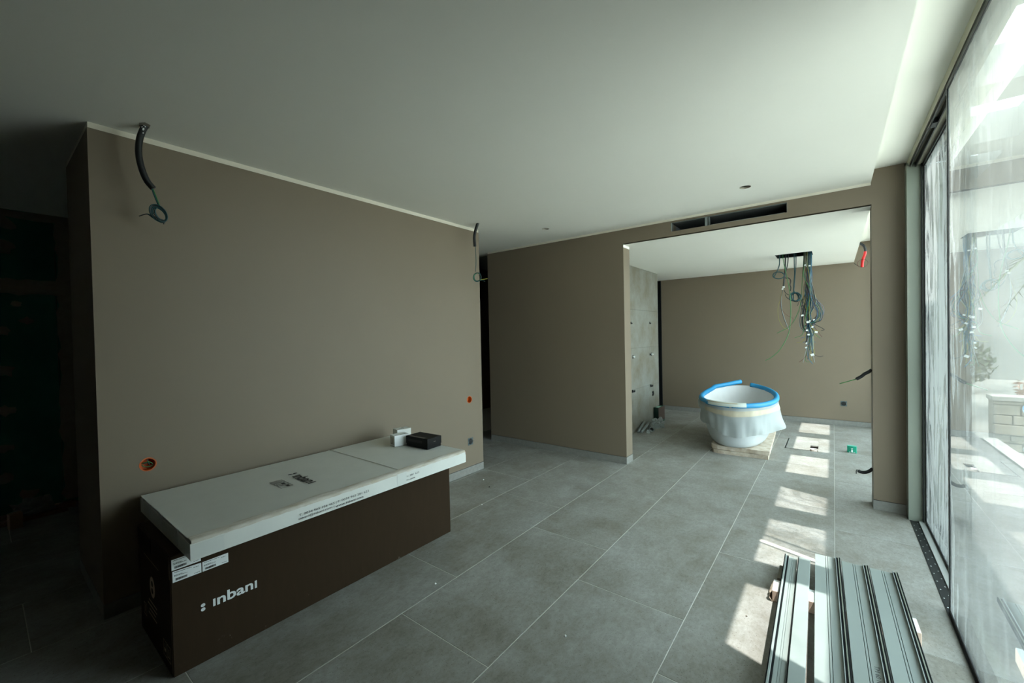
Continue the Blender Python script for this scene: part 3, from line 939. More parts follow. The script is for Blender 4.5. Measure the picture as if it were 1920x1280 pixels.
# carton body with slightly bulged, softened faces
def soft_carton(name, x0, x1, y0, y1, z0, z1, m, parent, amp=0.002, seg=0.08, seed=0, bevel=0.004):
    bm = bmesh.new()
    bm_box(bm, x0, x1, y0, y1, z0, z1)
    bmesh.ops.bevel(bm, geom=bm.edges[:], offset=bevel, segments=2, affect='EDGES')
    cuts = 5
    bmesh.ops.subdivide_edges(bm, edges=[e for e in bm.edges if e.calc_length() > 0.05], cuts=cuts, use_grid_fill=True)
    for v in bm.verts:
        if v.co.z > z0 + 0.01:
            v.co += Vector((noise.noise(v.co * 4 + Vector((seed, 0, 0))), noise.noise(v.co * 4 + Vector((0, seed, 3))), 0)) * amp
    return finish(name, bm, m, parent)
# brown body: cardboard with scuffs near the lower front edge
def scuffed():
    m = M_carton.copy(); m.name = 'scuffed_brown_carton'
    n = m.node_tree; b = n.nodes['Principled BSDF']
    src = b.inputs['Base Color'].links[0].from_socket
    g = n.nodes.new('ShaderNodeNewGeometry')
    sp = n.nodes.new('ShaderNodeSeparateXYZ'); n.links.new(g.outputs['Position'], sp.inputs[0])
    rz = n.nodes.new('ShaderNodeMapRange'); rz.inputs[1].default_value = 0.11; rz.inputs[2].default_value = 0.0
    n.links.new(sp.outputs[2], rz.inputs[0])
    t = n.nodes.new('ShaderNodeTexNoise'); t.inputs['Scale'].default_value = 9; t.inputs['Detail'].default_value = 7; t.inputs['Roughness'].default_value = 0.8
    n.links.new(g.outputs['Position'], t.inputs[0])
    r = n.nodes.new('ShaderNodeValToRGB'); r.color_ramp.elements[0].position = 0.63; r.color_ramp.elements[1].position = 0.80
    n.links.new(t.outputs[0], r.inputs[0])
    q = n.nodes.new('ShaderNodeMath'); q.operation = 'MULTIPLY'; n.links.new(rz.outputs[0], q.inputs[0]); n.links.new(r.outputs[0], q.inputs[1])
    mx = n.nodes.new('ShaderNodeMix'); mx.data_type = 'RGBA'; n.links.new(q.outputs[0], mx.inputs[0]); n.links.new(src, mx.inputs[6]); mx.inputs[7].default_value = srgb(206, 200, 186)
    n.links.new(mx.outputs[2], b.inputs['Base Color'])
    return m
M_scuff = scuffed()
soft_carton('body', *[v for v in rel(c, [(BX0, BX1, BY0, BY1, 0.001, BZ)])[0]], M_scuff, c, amp=0.0015)
# top flaps with a crumpled overlap at the end
fl_ = boxes('flap', rel(c, [(BX0 + 0.004, BX1 - 0.004, BY0 - 0.0035, BY0 - 0.0005, 0.43, BZ - 0.003)]), M_carton, c, bevel=0.001, segs=1)
boxes('flap', rel(c, [(BX0 + 0.02, BX0 + 0.26, BY0 - 0.007, BY0 - 0.004, 0.455, BZ - 0.006)]), M_carton, c, bevel=0.001, segs=1)
# stickers
XF = BX1 + 0.0028
def sticker(y0, y1, zt0, zt1, zb0, zb1):
    o = quad('label', relv(c, [(XF, y0, zb0), (XF, y1, zb1), (XF, y1, zt1), (XF, y0, zt0)]), M_label, c)
    def P(u, v):
        zt = zt0 + (zt1 - zt0) * u; zb = zb0 + (zb1 - zb0) * u
        return Vector((XF + 0.0006, y0 + (y1 - y0) * u, zb + (zt - zb) * v)) - c.location
    rnd = random.Random(int(y0 * 1000))
    V = []; F = []
    u = 0.10
    while u < 0.5:
        wd = rnd.choice((0.006, 0.006, 0.012))
        b = len(V); V += [P(u, 0.12), P(u + wd, 0.12), P(u + wd, 0.34), P(u, 0.34)]; F.append((b, b + 1, b + 2, b + 3))
        u += wd + rnd.choice((0.006, 0.010))
    tag(mesh('barcode', V, F, M_ink, o), kind='stuff')
    V = []; F = []
    for v, u0, u1 in ((0.86, 0.05, 0.66), (0.74, 0.72, 0.9), (0.60, 0.05, 0.34), (0.52, 0.05, 0.5), (0.15, 0.74, 0.95)):
        u = u0
        while u < u1:
            l_ = rnd.uniform(0.02, 0.07)
            b = len(V); V += [P(u, v), P(min(u + l_, u1), v), P(min(u + l_, u1), v + 0.045), P(u, v + 0.045)]; F.append((b, b + 1, b + 2, b + 3))
            u += l_ + 0.012
    tag(mesh('small_print', V, F, M_ink, o), kind='stuff')
    return o
sticker(0.4925, 0.597, 0.5135, 0.5135, 0.467, 0.466)
sticker(0.495, 0.598, 0.462, 0.457, 0.414, 0.413)
sticker(0.602, 0.703, 0.4565, 0.457, 0.413, 0.413)
# white word mark
def disc(name, centre, right, upv, ru, rv, m, parent, seg=28):
    C_ = Vector(centre) - (parent.location if parent else Vector()); R = Vector(right); U = Vector(upv)
    V = [C_ + R * (ru * math.cos(2 * PI * k / seg)) + U * (rv * math.sin(2 * PI * k / seg)) for k in range(seg)]
    return mesh(name, V, [tuple(range(seg))], m, parent)
def glyph_bar(name, x, y0, y1, z0, z1, parent, m):
    return quad(name, relv(parent, [(x, y0, z0), (x, y1, z0), (x, y1, z1), (x, y0, z1)]), m, parent)
disc('logo_dot', (XF, 0.600, 0.2625), (0, 1, 0), (0, 0, 1), 0.0085, 0.0078, M_inkw, c)
disc('logo_dot', (XF, 0.600, 0.2435), (0, 1, 0), (0, 0, 1), 0.0085, 0.0078, M_inkw, c)
glyph_bar('logo_letter', XF, 0.638, 0.6475, 0.2365, 0.2705, c, M_inkw)
text_obj('logo_letters', 'nban', M_inkw, c, Vector((XF, 0.654, 0.2365)) - c.location, (0, 1, 0), (0, 0, 1), 0.0455, bold=0.022, width=0.150)
glyph_bar('logo_letter', XF, 0.8115, 0.821, 0.2335, 0.270, c, M_inkw)
# printed end face
YE = BY0 - 0.0045
disc('round_mark', (-2.568, BY0 - 0.0006, 0.288), (1, 0, 0), (0, 0, 1), 0.046, 0.050, M_inkfaint, c)
for dz in (0.017, -0.017):
    disc('mark_dot', (-2.568, BY0 - 0.0012, 0.288 + dz), (1, 0, 0), (0, 0, 1), 0.016, 0.014, M_carton, c)
def bars_on_end(name, rects, m=M_inkfaint):
    V = []; F = []
    for x0, x1, z0, z1 in rects:
        b = len(V)
        V += relv(c, [(x0, BY0 - 0.0008, z0), (x1, BY0 - 0.0008, z0), (x1, BY0 - 0.0008, z1), (x0, BY0 - 0.0008, z1)])
        F.append((b, b + 1, b + 2, b + 3))
    return mesh(name, V, F, m, c)
bars_on_end('printed_rule', [(-2.71, -2.445, 0.409, 0.411)])
rr = []
for k, (x0, x1) in enumerate(((-2.64, -2.50), (-2.66, -2.49), (-2.63, -2.52), (-2.65, -2.50))):
    x = x0
    while x < x1:
        rr.append((x, x + 0.014, 0.205 - k * 0.022, 0.213 - k * 0.022)); x += 0.019
bars_on_end('end_print', rr)
def icon_frame(x0, x1, z0, z1, t=0.003):
    return [(x0, x1, z0, z0 + t), (x0, x1, z1 - t, z1), (x0, x0 + t, z0, z1), (x1 - t, x1, z0, z1)]
bars_on_end('handling_icon', icon_frame(-2.74, -2.69, 0.10, 0.16) + [(-2.718, -2.712, 0.115, 0.15)])
bars_on_end('handling_icon', icon_frame(-2.40, -2.345, 0.05, 0.12) + [(-2.385, -2.36, 0.07, 0.085), (-2.375, -2.37, 0.085, 0.11)])
bars_on_end('handling_icon', icon_frame(-2.34, -2.285, 0.05, 0.12) + [(-2.325, -2.30, 0.065, 0.07), (-2.315, -2.31, 0.07, 0.105)])

# ---------------- white flat carton on top
WX0, WX1, WY0_, WY1_, WZ0, WZ1 = -2.985, -2.125, 0.528, 2.168, BZ + 0.001, 0.620
c2 = empty('white_carton', ((WX0 + WX1) / 2, (WY0_ + WY1_) / 2, WZ0))
tag(c2, 'flat white cardboard carton with printed phone number resting on the brown carton', 'carton')
body = boxes('body', rel(c2, [(WX0, WX1, WY0_, WY1_, WZ0, WZ1 - 0.012)]), M_cartonw2, c2, bevel=0.003)
# lid panel with a fold across it
V = []; F = []
ys = [WY0_ + 0.002, 0.8, 1.1, 1.4, 1.585, 1.597, 1.604, 1.611, 1.623, 1.85, WY1_ - 0.002]
xs = [WX0 + 0.002, -2.8, -2.6, -2.4, -2.2, WX1 - 0.025, WX1 - 0.006]
for y in ys:
    for x in xs:
        z = WZ1 + 0.0015 * noise.noise(Vector((x * 3, y * 3, 0)))
        d = abs(y - 1.604)
        if d < 0.001: z -= 0.009
        elif d < 0.009: z += 0.0012
        if x > WX1 - 0.01: z -= 0.0045
        if x > WX1 - 0.01 and d < 0.02: z += 0.001
        V.append(Vector((x, y, z)) - c2.location)
nx = len(xs)
for j in range(len(ys) - 1):
    for i in range(nx - 1):
        a = j * nx + i
        F.append((a, a + 1, a + nx + 1, a + nx))
lid = mesh('lid', V, F, M_cartonw, c2, smooth=False)
# worn front edge, frayed paper
V = []; F = []
rnd = random.Random(3)
n = 90
for i in range(n + 1):
    y = WY0_ + 0.004 + (WY1_ - WY0_ - 0.008) * i / n
    zz = WZ1 - 0.013 - 0.004 * noise.noise(Vector((y * 9, 1, 0))) - rnd.uniform(0, 0.003)
    xx = WX1 - 0.045 - 0.018 * noise.noise(Vector((y * 5, 4, 0)))
    V += [Vector((xx, y, WZ1 + 0.0022)) - c2.location, Vector((WX1 - 0.010, y, WZ1 - 0.0002 + 0.0012)) - c2.location, Vector((WX1 - 0.0015, y, WZ1 - 0.006)) - c2.location, Vector((WX1 + 0.0004, y, zz)) - c2.location]
for i in range(n):
    for k in range(3):
        a = i * 4 + k
        F.append((a, a + 1, a + 5, a + 4))
mesh('worn_edge', V, F, M_kraft, c2, smooth=True)
# end: dark open slits between strips of tape
ysl = WY0_ - 0.0008
xa = WX0 + 0.01
segs_ = [(-2.978, -2.945), (-2.915, -2.80), (-2.765, -2.585), (-2.545, -2.35), (-2.30, -2.145)]
for a, b in ((-2.945, -2.915), (-2.80, -2.765), (-2.585, -2.545), (-2.35, -2.30)):
    boxes('tape_strip', rel(c2, [(a, b, WY0_ - 0.0016, WY0_ + 0.0003, WZ0 + 0.012, WZ1 + 0.002)]), M_tape, c2)
boxes('tape_strip', rel(c2, [(WX1 - 0.07, WX1 + 0.001, WY0_ - 0.0018, WY0_ + 0.0005, WZ0 + 0.006, WZ1 - 0.012), (WX1 - 0.001, WX1 + 0.0014, WY0_ - 0.0015, WY0_ + 0.12, WZ0 + 0.010, WZ1 - 0.02)]), M_tape, c2)
boxes('torn_corner', rel(c2, [(WX1 - 0.02, WX1 + 0.0006, WY1_ - 0.004, WY1_ + 0.001, WZ1 - 0.030, WZ1 - 0.006)]), mat('raw_brown_edge', srgb(110, 78, 52), 0.9), c2)
boxes('tape_patch', rel(c2, [(WX1 - 0.001, WX1 + 0.0012, 1.565, 1.635, WZ0 + 0.004, WZ1 - 0.010)]), M_tape, c2)
# print on the long side
XT = WX1 + 0.0016
def side_text(txt, y0, y1, z, h, m=M_ink, bold=0.0):
    return text_obj('side_print', txt, m, c2, Vector((XT, y0, z)) - c2.location, (0, 1, 0), (0, 0, 1), h, bold=bold, width=y1 - y0)
side_text('T. 0034 965 106 465 |', 0.971, 1.170, 0.5655, 0.0115)
side_text('F. 0034 965 281 622', 1.178, 1.368, 0.5665, 0.0115)
side_text('inbani@inbani.com |', 0.969, 1.156, 0.5475, 0.0115)
side_text('www.inbani.com', 1.163, 1.331, 0.5450, 0.0115, bold=0.02)
side_text('965', 1.634, 1.656, 0.5735, 0.0105, M_inkgrey)
side_text('281 622', 1.660, 1.736, 0.5745, 0.0105)
side_text('bani', 1.634, 1.657, 0.5515, 0.0105, M_inkgrey)
side_text('.com', 1.659, 1.700, 0.5515, 0.0105, bold=0.02)
# print on the lid
zt = WZ1 + 0.0032
def top_q(rects, name):
    V = []; F = []
    for x0, x1, y0, y1 in rects:
        b = len(V); V += relv(c2, [(x0, y0, zt), (x1, y0, zt), (x1, y1, zt), (x0, y1, zt)]); F.append((b, b + 1, b + 2, b + 3))
    return mesh(name, V, F, M_ink, c2)
disc('logo_dot', (-2.647, 1.164, zt), (1, 0, 0), (0, 1, 0), 0.0085, 0.013, M_ink, c2)
disc('logo_dot', (-2.646, 1.194, zt), (1, 0, 0), (0, 1, 0), 0.0085, 0.013, M_ink, c2)
top_q([(-2.598, -2.586, 1.152, 1.198)], 'logo_letter')
text_obj('logo_letters', 'nban', M_ink, c2, Vector((-2.579, 1.150, zt)) - c2.location, (1, 0, 0), (0, 1, 0), 0.064, bold=0.022, width=0.168)
top_q([(-2.399, -2.387, 1.148, 1.196)], 'logo_letter')
def fr(x0, x1, y0, y1, t=0.0035):
    return [(x0, x1, y0, y0 + t), (x0, x1, y1 - t, y1), (x0, x0 + t, y0, y1), (x1 - t, x1, y0, y1)]
top_q(fr(-2.597, -2.548, 1.024, 1.092) + [(-2.588, -2.585, 1.03, 1.086), (-2.578, -2.575, 1.03, 1.086), (-2.568, -2.565, 1.03, 1.086), (-2.560, -2.557, 1.03, 1.08)], 'handling_icon')
top_q(fr(-2.543, -2.494, 1.024, 1.091) + [(-2.531, -2.505, 1.058, 1.078), (-2.520, -2.516, 1.034, 1.06), (-2.526, -2.510, 1.032, 1.036)], 'handling_icon')
top_q(fr(-2.489, -2.440, 1.023, 1.090) + [(-2.482, -2.448, 1.062, 1.066), (-2.478, -2.452, 1.066, 1.078), (-2.468, -2.464, 1.05, 1.062)], 'handling_icon')

# ---------------- small boxes on the white carton
ZT = WZ1 + 0.0035
def prism(name, corners, z0, z1, m, parent, bevel=0.0):
    bm = bmesh.new()
    n = len(corners)
    a = [bm.verts.new((x, y, z0)) for x, y in corners]
    b = [bm.verts.new((x, y, z1)) for x, y in corners]
    bm.faces.new(a[::-1]); bm.faces.new(b)
    for i in range(n):
        bm.faces.new((a[i], a[(i + 1) % n], b[(i + 1) % n], b[i]))
    bmesh.ops.recalc_face_normals(bm, faces=bm.faces[:])
    return finish(name, bm, m, parent, bevel=bevel, segs=2)
def rect(cx, cy, lx, ly, ang):
    ca, sa = math.cos(ang), math.sin(ang)
    return [(cx + ca * x - sa * y, cy + sa * x + ca * y) for x, y in ((-lx / 2, -ly / 2), (lx / 2, -ly / 2), (lx / 2, ly / 2), (-lx / 2, ly / 2))]
kb = empty('black_box', (-2.475, 2.072, ZT), 0.0)
kb.rotation_euler = (0, 0, math.radians(3))
tag(kb, 'small black lidded cardboard box standing on the white carton', 'box')
prism('box_base', rect(0, 0, 0.228, 0.138, 0), 0, 0.060, M_blackcard, kb, 0.002)
prism('box_lid', rect(0, 0, 0.234, 0.144, 0), 0.022, 0.078, M_blackcard, kb, 0.002)
boxes('printed_band', [(-0.095, 0.075, -0.066, -0.046, 0.0782, 0.0786)], M_blackprint, kb)
boxes('glossy_band', [(-0.095, 0.060, -0.0728, -0.0722, 0.040, 0.058)], M_darkprint, kb)
boxes('end_mark', [(0.1172, 0.1176, -0.01, 0.012, 0.046, 0.050)], M_blackprint, kb)
wb = empty('white_box', (-2.660, 1.990, ZT), math.radians(-11))
tag(wb, 'small white box partly hidden behind the black box', 'box')
prism('box_body', rect(0, 0, 0.080, 0.120, 0), 0, 0.082, M_label, wb, 0.0015)
boxes('end_panel', [(-0.032, 0.032, -0.0607, -0.0601, 0.012, 0.07)], mat('pale_grey_print', srgb(184, 182, 172), 0.6), wb)
boxes('end_print', [(-0.02, 0.0, -0.0613, -0.0608, 0.018, 0.021), (0.0, 0.003, -0.0613, -0.0608, 0.018, 0.06)], M_ink, wb)
boxes('top_print', [(0.012, 0.022, -0.005, 0.05, 0.0822, 0.0825)], mat('grey_print', srgb(96, 94, 88), 0.6), wb)
wb2 = empty('white_box', (-2.757, 2.088, ZT), math.radians(-11))
tag(wb2, 'second white box behind the small one by the wall, with printed lid', 'box')
prism('box_body', rect(0, 0, 0.078, 0.120, 0), 0, 0.096, M_cartonw, wb2, 0.0015)
boxes('lid_print', [(0.010, 0.020, -0.035, 0.01, 0.0962, 0.0965), (-0.02, -0.01, 0.0, 0.02, 0.0962, 0.0965)], M_ink, wb2)

# ------------------------------------------------------------------ sockets and boxes in walls
def junction_box(y, z, r, label, wires):
    t = empty('junction_box', (XL, y, z))
    tag(t, label, 'junction box')
    V = []; F = []
    prof = [(r + 0.004, 0.0008), (r + 0.004, 0.0022), (r - 0.001, 0.0022), (r - 0.001, 0.0003)]
    seg = 28
    for rr_, d in prof:
        for k in range(seg):
            a = 2 * PI * k / seg
            q = rr_ * (0.97 if abs(math.sin(2 * a)) > 0.93 else 1.0)
            V.append((d, q * math.cos(a), q * math.sin(a)))
    for i in range(3):
        for k in range(seg):
            F.append((i * seg + k, i * seg + (k + 1) % seg, (i + 1) * seg + (k + 1) % seg, (i + 1) * seg + k))
    mesh('orange_rim', V, F, M_orange, t)
    V = []; F = []
    for d, rr_ in ((0.0008, r + 0.0002), (-0.046, r + 0.0002)):
        V += [(d, rr_ * math.cos(2 * PI * k / seg), rr_ * math.sin(2 * PI * k / seg)) for k in range(seg)]
    F = [(k, seg + k, seg + (k + 1) % seg, (k + 1) % seg) for k in range(seg)] + [tuple(range(seg, 2 * seg))]
    mesh('box_cup', V, F, M_orange, t)
    if wires:
        tube('wire', [(-0.013, -0.7 * r, 0.2 * r), (-0.011, 0, 0.32 * r), (-0.011, 0.5 * r, 0.1 * r), (-0.013, 0.72 * r, -0.3 * r)], 0.0024, M_wgreen, t, 6)
        tube('wire', [(-0.013, -0.72 * r, 0.05 * r), (-0.012, -0.4 * r, -0.35 * r), (-0.012, 0.2 * r, -0.5 * r), (-0.013, 0.65 * r, -0.35 * r)], 0.0024, M_wgreen, t, 6)
        tube('wire', [(-0.013, 0.1 * r, 0.7 * r), (-0.012, 0.08 * r, 0.3 * r), (-0.012, 0.3 * r, -0.2 * r)], 0.0022, M_wteal, t, 6)
        boxes('terminal', [(-0.045, -0.030, -0.3 * r, 0.1 * r, -0.1 * r, 0.15 * r)], mat('dark_red_terminal', srgb(90, 44, 26), 0.6), t)
    return t
junction_box(0.575, 0.7705, 0.034, 'round orange junction box with green wires in the bedhead wall above the cartons', True)
junction_box(3.172, 0.782, 0.0335, 'round orange-rimmed junction box near the end of the bedhead wall', False)

def socket(name, origin, nrm, label, m=M_sock):
    t = empty(name, origin)
    tag(t, label, 'socket')
    N = Vector(nrm); U = Vector((0, 0, 1)); R = U.cross(N)
    def B(nm, r0, r1, u0, u1, d0, d1, mm):
        bm = bmesh.new()
        pts = []
        for d in (d0, d1):
            for a, b in ((r0, u0), (r1, u0), (r1, u1), (r0, u1)):
                pts.append(bm.verts.new(R * a + U * b + N * d))
        for f in ((0, 3, 2, 1), (4, 5, 6, 7), (0, 1, 5, 4), (1, 2, 6, 5), (2, 3, 7, 6), (3, 0, 4, 7)):
            bm.faces.new([pts[i] for i in f])
        bmesh.ops.recalc_face_normals(bm, faces=bm.faces[:])
        return finish(nm, bm, mm, t)
    B('mount_frame', -0.037, 0.037, -0.038, 0.038, 0.0005, 0.003, m)
    def ring(nm, r0, r1, d, mm):
        seg = 24
        V = []; 
        for r, dd in ((r0, 0.003), (r1, d)):
            for k in range(seg):
                a = 2 * PI * k / seg
                V.append(R * (r * math.cos(a)) + U * (r * math.sin(a)) + N * dd)
        F = [(k, (k + 1) % seg, seg + (k + 1) % seg, seg + k) for k in range(seg)] + [tuple(range(seg, 2 * seg))]
        return mesh(nm, V, F, mm, t)
    ring('socket_insert', 0.030, 0.026, 0.009, M_black)
    B('crossbar', -0.031, 0.031, -0.006, 0.006, 0.0092, 0.012, M_black)
    B('screw_tab', -0.034, -0.028, -0.01, 0.01, 0.003, 0.005, M_galv)
    B('screw_tab', 0.028, 0.034, -0.01, 0.01, 0.003, 0.005, M_galv)
    return t
socket('wall_socket', (XL, 3.175, 0.340), (1, 0, 0), 'dark square socket low on the bedhead wall beyond the white carton')
socket('wall_socket', (0.114, YF, 0.329), (0, -1, 0), 'dark square socket low on the bathroom end wall')
socket('wall_socket', (-2.30, 6.636, 0.47), (1, 0, 0), 'dark socket on the tiled partition above the small brown box', M_black)
# pipe outlets on the tiled partition; black rims stand for shade in open bores
def pipe_stub(y, z, label, kind):
    t = empty('pipe_outlet', (-2.30, y, z))
    tag(t, label, 'pipe outlet', 'pipe outlets on the tiled partition')
    if kind == 'hole':
        V = [(d, 0.014 * math.cos(2 * PI * k / 14), 0.02 * math.sin(2 * PI * k / 14)) for d in (0.0004, 0.006) for k in range(14)]
        mesh('bore_shade', V, [tuple(range(14, 28))] + [(k, (k + 1) % 14, 14 + (k + 1) % 14, 14 + k) for k in range(14)], M_black, t)
        V, F = tube_data([Vector((0.0005, 0.006, -0.004)), Vector((0.02, 0.006, -0.004))], 0.008, 10)
        mesh('plug', V, F, M_black, t)
    elif kind == 'valve':
        V = [(d, 0.02 * math.cos(2 * PI * k / 14), 0.027 * math.sin(2 * PI * k / 14)) for d in (0.0004, 0.006) for k in range(14)]
        mesh('bore_shade', V, [tuple(range(14, 28))] + [(k, (k + 1) % 14, 14 + (k + 1) % 14, 14 + k) for k in range(14)], M_black, t)
        V, F = tube_data([Vector((0.0005, -0.004, 0)), Vector((0.03, -0.004, 0))], 0.013, 12)
        mesh('white_plug', V, F, M_wtag, t)
    else:
        V = [(d, 0.024 * math.cos(2 * PI * k / 14), 0.024 * math.sin(2 * PI * k / 14)) for d in (0.0004, 0.006) for k in range(14)]
        mesh('bore_shade', V, [tuple(range(14, 28))] + [(k, (k + 1) % 14, 14 + (k + 1) % 14, 14 + k) for k in range(14)], M_black, t)
        V, F = tube_data([Vector((0.0005, 0, 0)), Vector((0.022, 0, 0))], 0.016, 12)
        mesh('nipple', V, F, M_black, t, smooth=True)
        V, F = tube_data(catmull([(0.018, 0, 0), (0.026, 0.014, -0.006), (0.022, 0.034, 0.008)], 5), 0.009, 8)
        mesh('elbow', V, F, M_blackmat, t, smooth=True)
pipe_stub(5.77, 1.59, 'black rim standing for the shaded upper pipe hole of the partition nearest the opening jamb', 'hole')
pipe_stub(6.539, 1.60, 'black rim standing for the shaded upper pipe hole of the partition in line with the valve pair', 'hole')
pipe_stub(6.526, 1.104, 'black rim standing for the shaded bore of the valve pair on the partition', 'hole')
pipe_stub(6.590, 1.102, 'white plugged valve beside the dark bore on the partition', 'valve')
pipe_stub(5.82, 1.102, 'white plugged valve of the partition near the opening jamb', 'valve')
pipe_stub(6.538, 0.604, 'black elbow outlet of the partition above the dark socket', 'tap')
pipe_stub(5.785, 0.605, 'black elbow outlet of the partition near the opening jamb', 'tap')

# ------------------------------------------------------------------ conduits
def conduit_tube(name, pts, r, m, parent, ribs=True, n=14):
    path = catmull(pts, n)
    # corrugated surface
    fine = []
    for i in range(len(path) - 1):
        for k in range(2):
            fine.append(path[i].lerp(path[i + 1], k / 2))
    fine.append(path[-1])
    N_ = len(fine)
    V, F = tube_data(fine, (lambda u: r * (1.0 + 0.05 * math.sin(u * N_ * PI))) if ribs else r, 10, cap=True)
    return mesh(name, V, F, m, parent, smooth=True)
def shift(pts, o): return [Vector(p) - Vector(o) for p in pts]
def coil_pts(cx, cz, ry_, rz_, y, turns, ax=0.0, tilt=0.0, seed=0, jitter=0.12):
    rnd = random.Random(seed)
    P = []
    n = int(turns * 12)
    ph = rnd.uniform(0, 6)
    for k in range(n):
        a = 2 * PI * k / 12 + ph
        j = 1 + rnd.uniform(-jitter, jitter) * 0.5
        x = ry_ * math.cos(a) * j; z = rz_ * math.sin(a) * j
        P.append(Vector((cx + x * math.cos(tilt) - z * math.sin(tilt), y + rnd.uniform(-0.012, 0.012) + 0.004 * (k / n), cz + x * math.sin(tilt) + z * math.cos(tilt))))
    return P
def oval(f, cx, cy, a, b, tilt, turns, start=0.0, wob=0.06, seed=0):
    rnd = random.Random(seed)
    P = []
    n = int(turns * 14)
    for k in range(n):
        q = start + 2 * PI * k / 14
        s_ = 1 + wob * math.sin(q * 0.37 + seed) - 0.05 * k / n
        x = a * math.cos(q) * s_; y = b * math.sin(q) * s_
        p = f(cx + x * math.cos(tilt) - y * math.sin(tilt), cy + x * math.sin(tilt) + y * math.cos(tilt))
        p += Vector((0.004 + 0.010 * k / n, -0.004 * math.sin(q * 0.5), 0))
        P.append(p)
    return P
o1 = Vector((-2.884, 0.576, ZC))
t = empty('hanging_conduit', o1)
tag(t, 'long black conduit hanging from the ceiling above the orange junction box with wires', 'conduit')
f1 = lambda x, y: at_facing(x / 4.0, 180 + y / 4.0, o1)
q0 = f1(1092, 212); q0.z = 2.606
conduit_tube('conduit', shift([q0, f1(1068, 262), f1(1046, 330), f1(1040, 430), f1(1062, 540), f1(1100, 632), f1(1150, 694)], o1), 0.0150, M_conduit, t)
tube('wire', shift([f1(1140, 690), f1(1150, 725), f1(1168, 770), f1(1192, 825)], o1), 0.0036, M_wteal, t)
tube('wire', shift([f1(1145, 690), f1(1160, 730), f1(1178, 775), f1(1200, 830)], o1), 0.0030, M_wgreen, t)
for k, m in enumerate((M_wteal, M_wblack, M_wteal, M_wteal)):
    tube('wire_coil', shift(oval(f1, 1190 + 3 * k, 882 + 2 * k, 74 - 4 * k, 47 - 4 * k, 0.82, 1.3, 0.7 * k, 0.07, k), o1), 0.0034, m, t, n=4)
tube('wire_tail', shift([f1(1228, 962), f1(1222, 930), f1(1175, 915), f1(1130, 892), f1(1095, 885), f1(1043, 900)], o1), 0.0026, M_wblack, t)
tube('wire_tail', shift([f1(1240, 950), f1(1200, 945), f1(1155, 918), f1(1120, 893), f1(1100, 882)], o1), 0.0026, M_wteal, t)
mesh('plaster_splash', shift([(-2.905, 0.56, 2.5985), (-2.86, 0.552, 2.5985), (-2.83, 0.57, 2.5985), (-2.845, 0.595, 2.5985), (-2.90, 0.60, 2.5985)], o1), [(0, 1, 2, 3, 4)], M_filler, t)
rnd = random.Random(8)
tow = Vector((-o1.x, -o1.y, 0)).normalized() * 0.0152
for k, (px, py, sz) in enumerate(((1080, 225, 7), (1090, 238, 5), (1076, 256, 10), (1066, 240, 5), (1074, 285, 6))):
    cpt = f1(px, py)
    V = [f1(px + sz * math.cos(q) * 0.8, py + sz * math.sin(q) * rnd.uniform(0.8, 1.3)) + tow for q in [2 * PI * i / 8 for i in range(8)]]
    mesh('plaster_fleck', shift(V, o1), [tuple(range(8))], M_wtag, t)
o2 = Vector((-2.869, 3.169, ZC))
t = empty('hanging_conduit', o2)
tag(t, 'short black conduit hanging from the ceiling with coiled wires beyond the end of the cartons', 'conduit')
f2 = lambda x, y: at_facing(780 + x * 0.21875, 380 + y * 0.21875, o2)
q0 = f2(532, 170); q0.z = 2.606
conduit_tube('conduit', shift([q0, f2(520, 205), f2(507, 250), f2(500, 300), f2(505, 374)], o2), 0.0150, M_conduit, t)
tube('wire', shift([f2(508, 370), f2(512, 430), f2(515, 500), f2(510, 590)], o2), 0.0034, M_wteal, t)
for k, m in enumerate((M_wteal, M_wgreen, M_wteal)):
    tube('wire_coil', shift(oval(f2, 521, 637, 34 - 2 * k, 39 - 2 * k, 0.2, 1.6, 1.1 * k, 0.08, 9 + k), o2), 0.0042, m, t, n=4)
tube('wire_tail', shift([f2(530, 668), f2(555, 660), f2(585, 655), f2(612, 650)], o2), 0.0036, M_wyellow, t)
tube('wire_tail', shift([f2(530, 672), f2(560, 662), f2(592, 675)], o2), 0.0032, M_wteal, t)
# red-ended conduit in the bathroom recess
o3 = (0.243, 7.0, 2.58)
t = empty('hanging_conduit', o3)
tag(t, 'conduit with bright red end hanging in the bathroom ceiling recess', 'conduit')
conduit_tube('conduit', shift([(0.236, 7.0, 2.555), (0.275, 7.0, 2.540), (0.312, 7.0, 2.505), (0.328, 7.0, 2.455), (0.329, 7.0, 2.425)], o3), 0.0145, M_conduit, t)
conduit_tube('red_sleeve', shift([(0.329, 7.0, 2.428), (0.322, 7.0, 2.385), (0.306, 7.0, 2.335), (0.300, 7.0, 2.29), (0.296, 7.0, 2.228)], o3), 0.0155, M_red, t)
tube('wire_loop', shift([Vector((0.302 + 0.052 * math.cos(a), 6.98, 2.278 + 0.052 * math.sin(a))) for a in [2 * PI * k / 14 for k in range(14)]], o3), 0.003, M_wbrown, t, closed=True, n=3)
tube('wire_tail', shift([(0.258, 6.98, 2.25), (0.235, 6.98, 2.27), (0.215, 6.98, 2.29)], o3), 0.003, M_wblack, t)
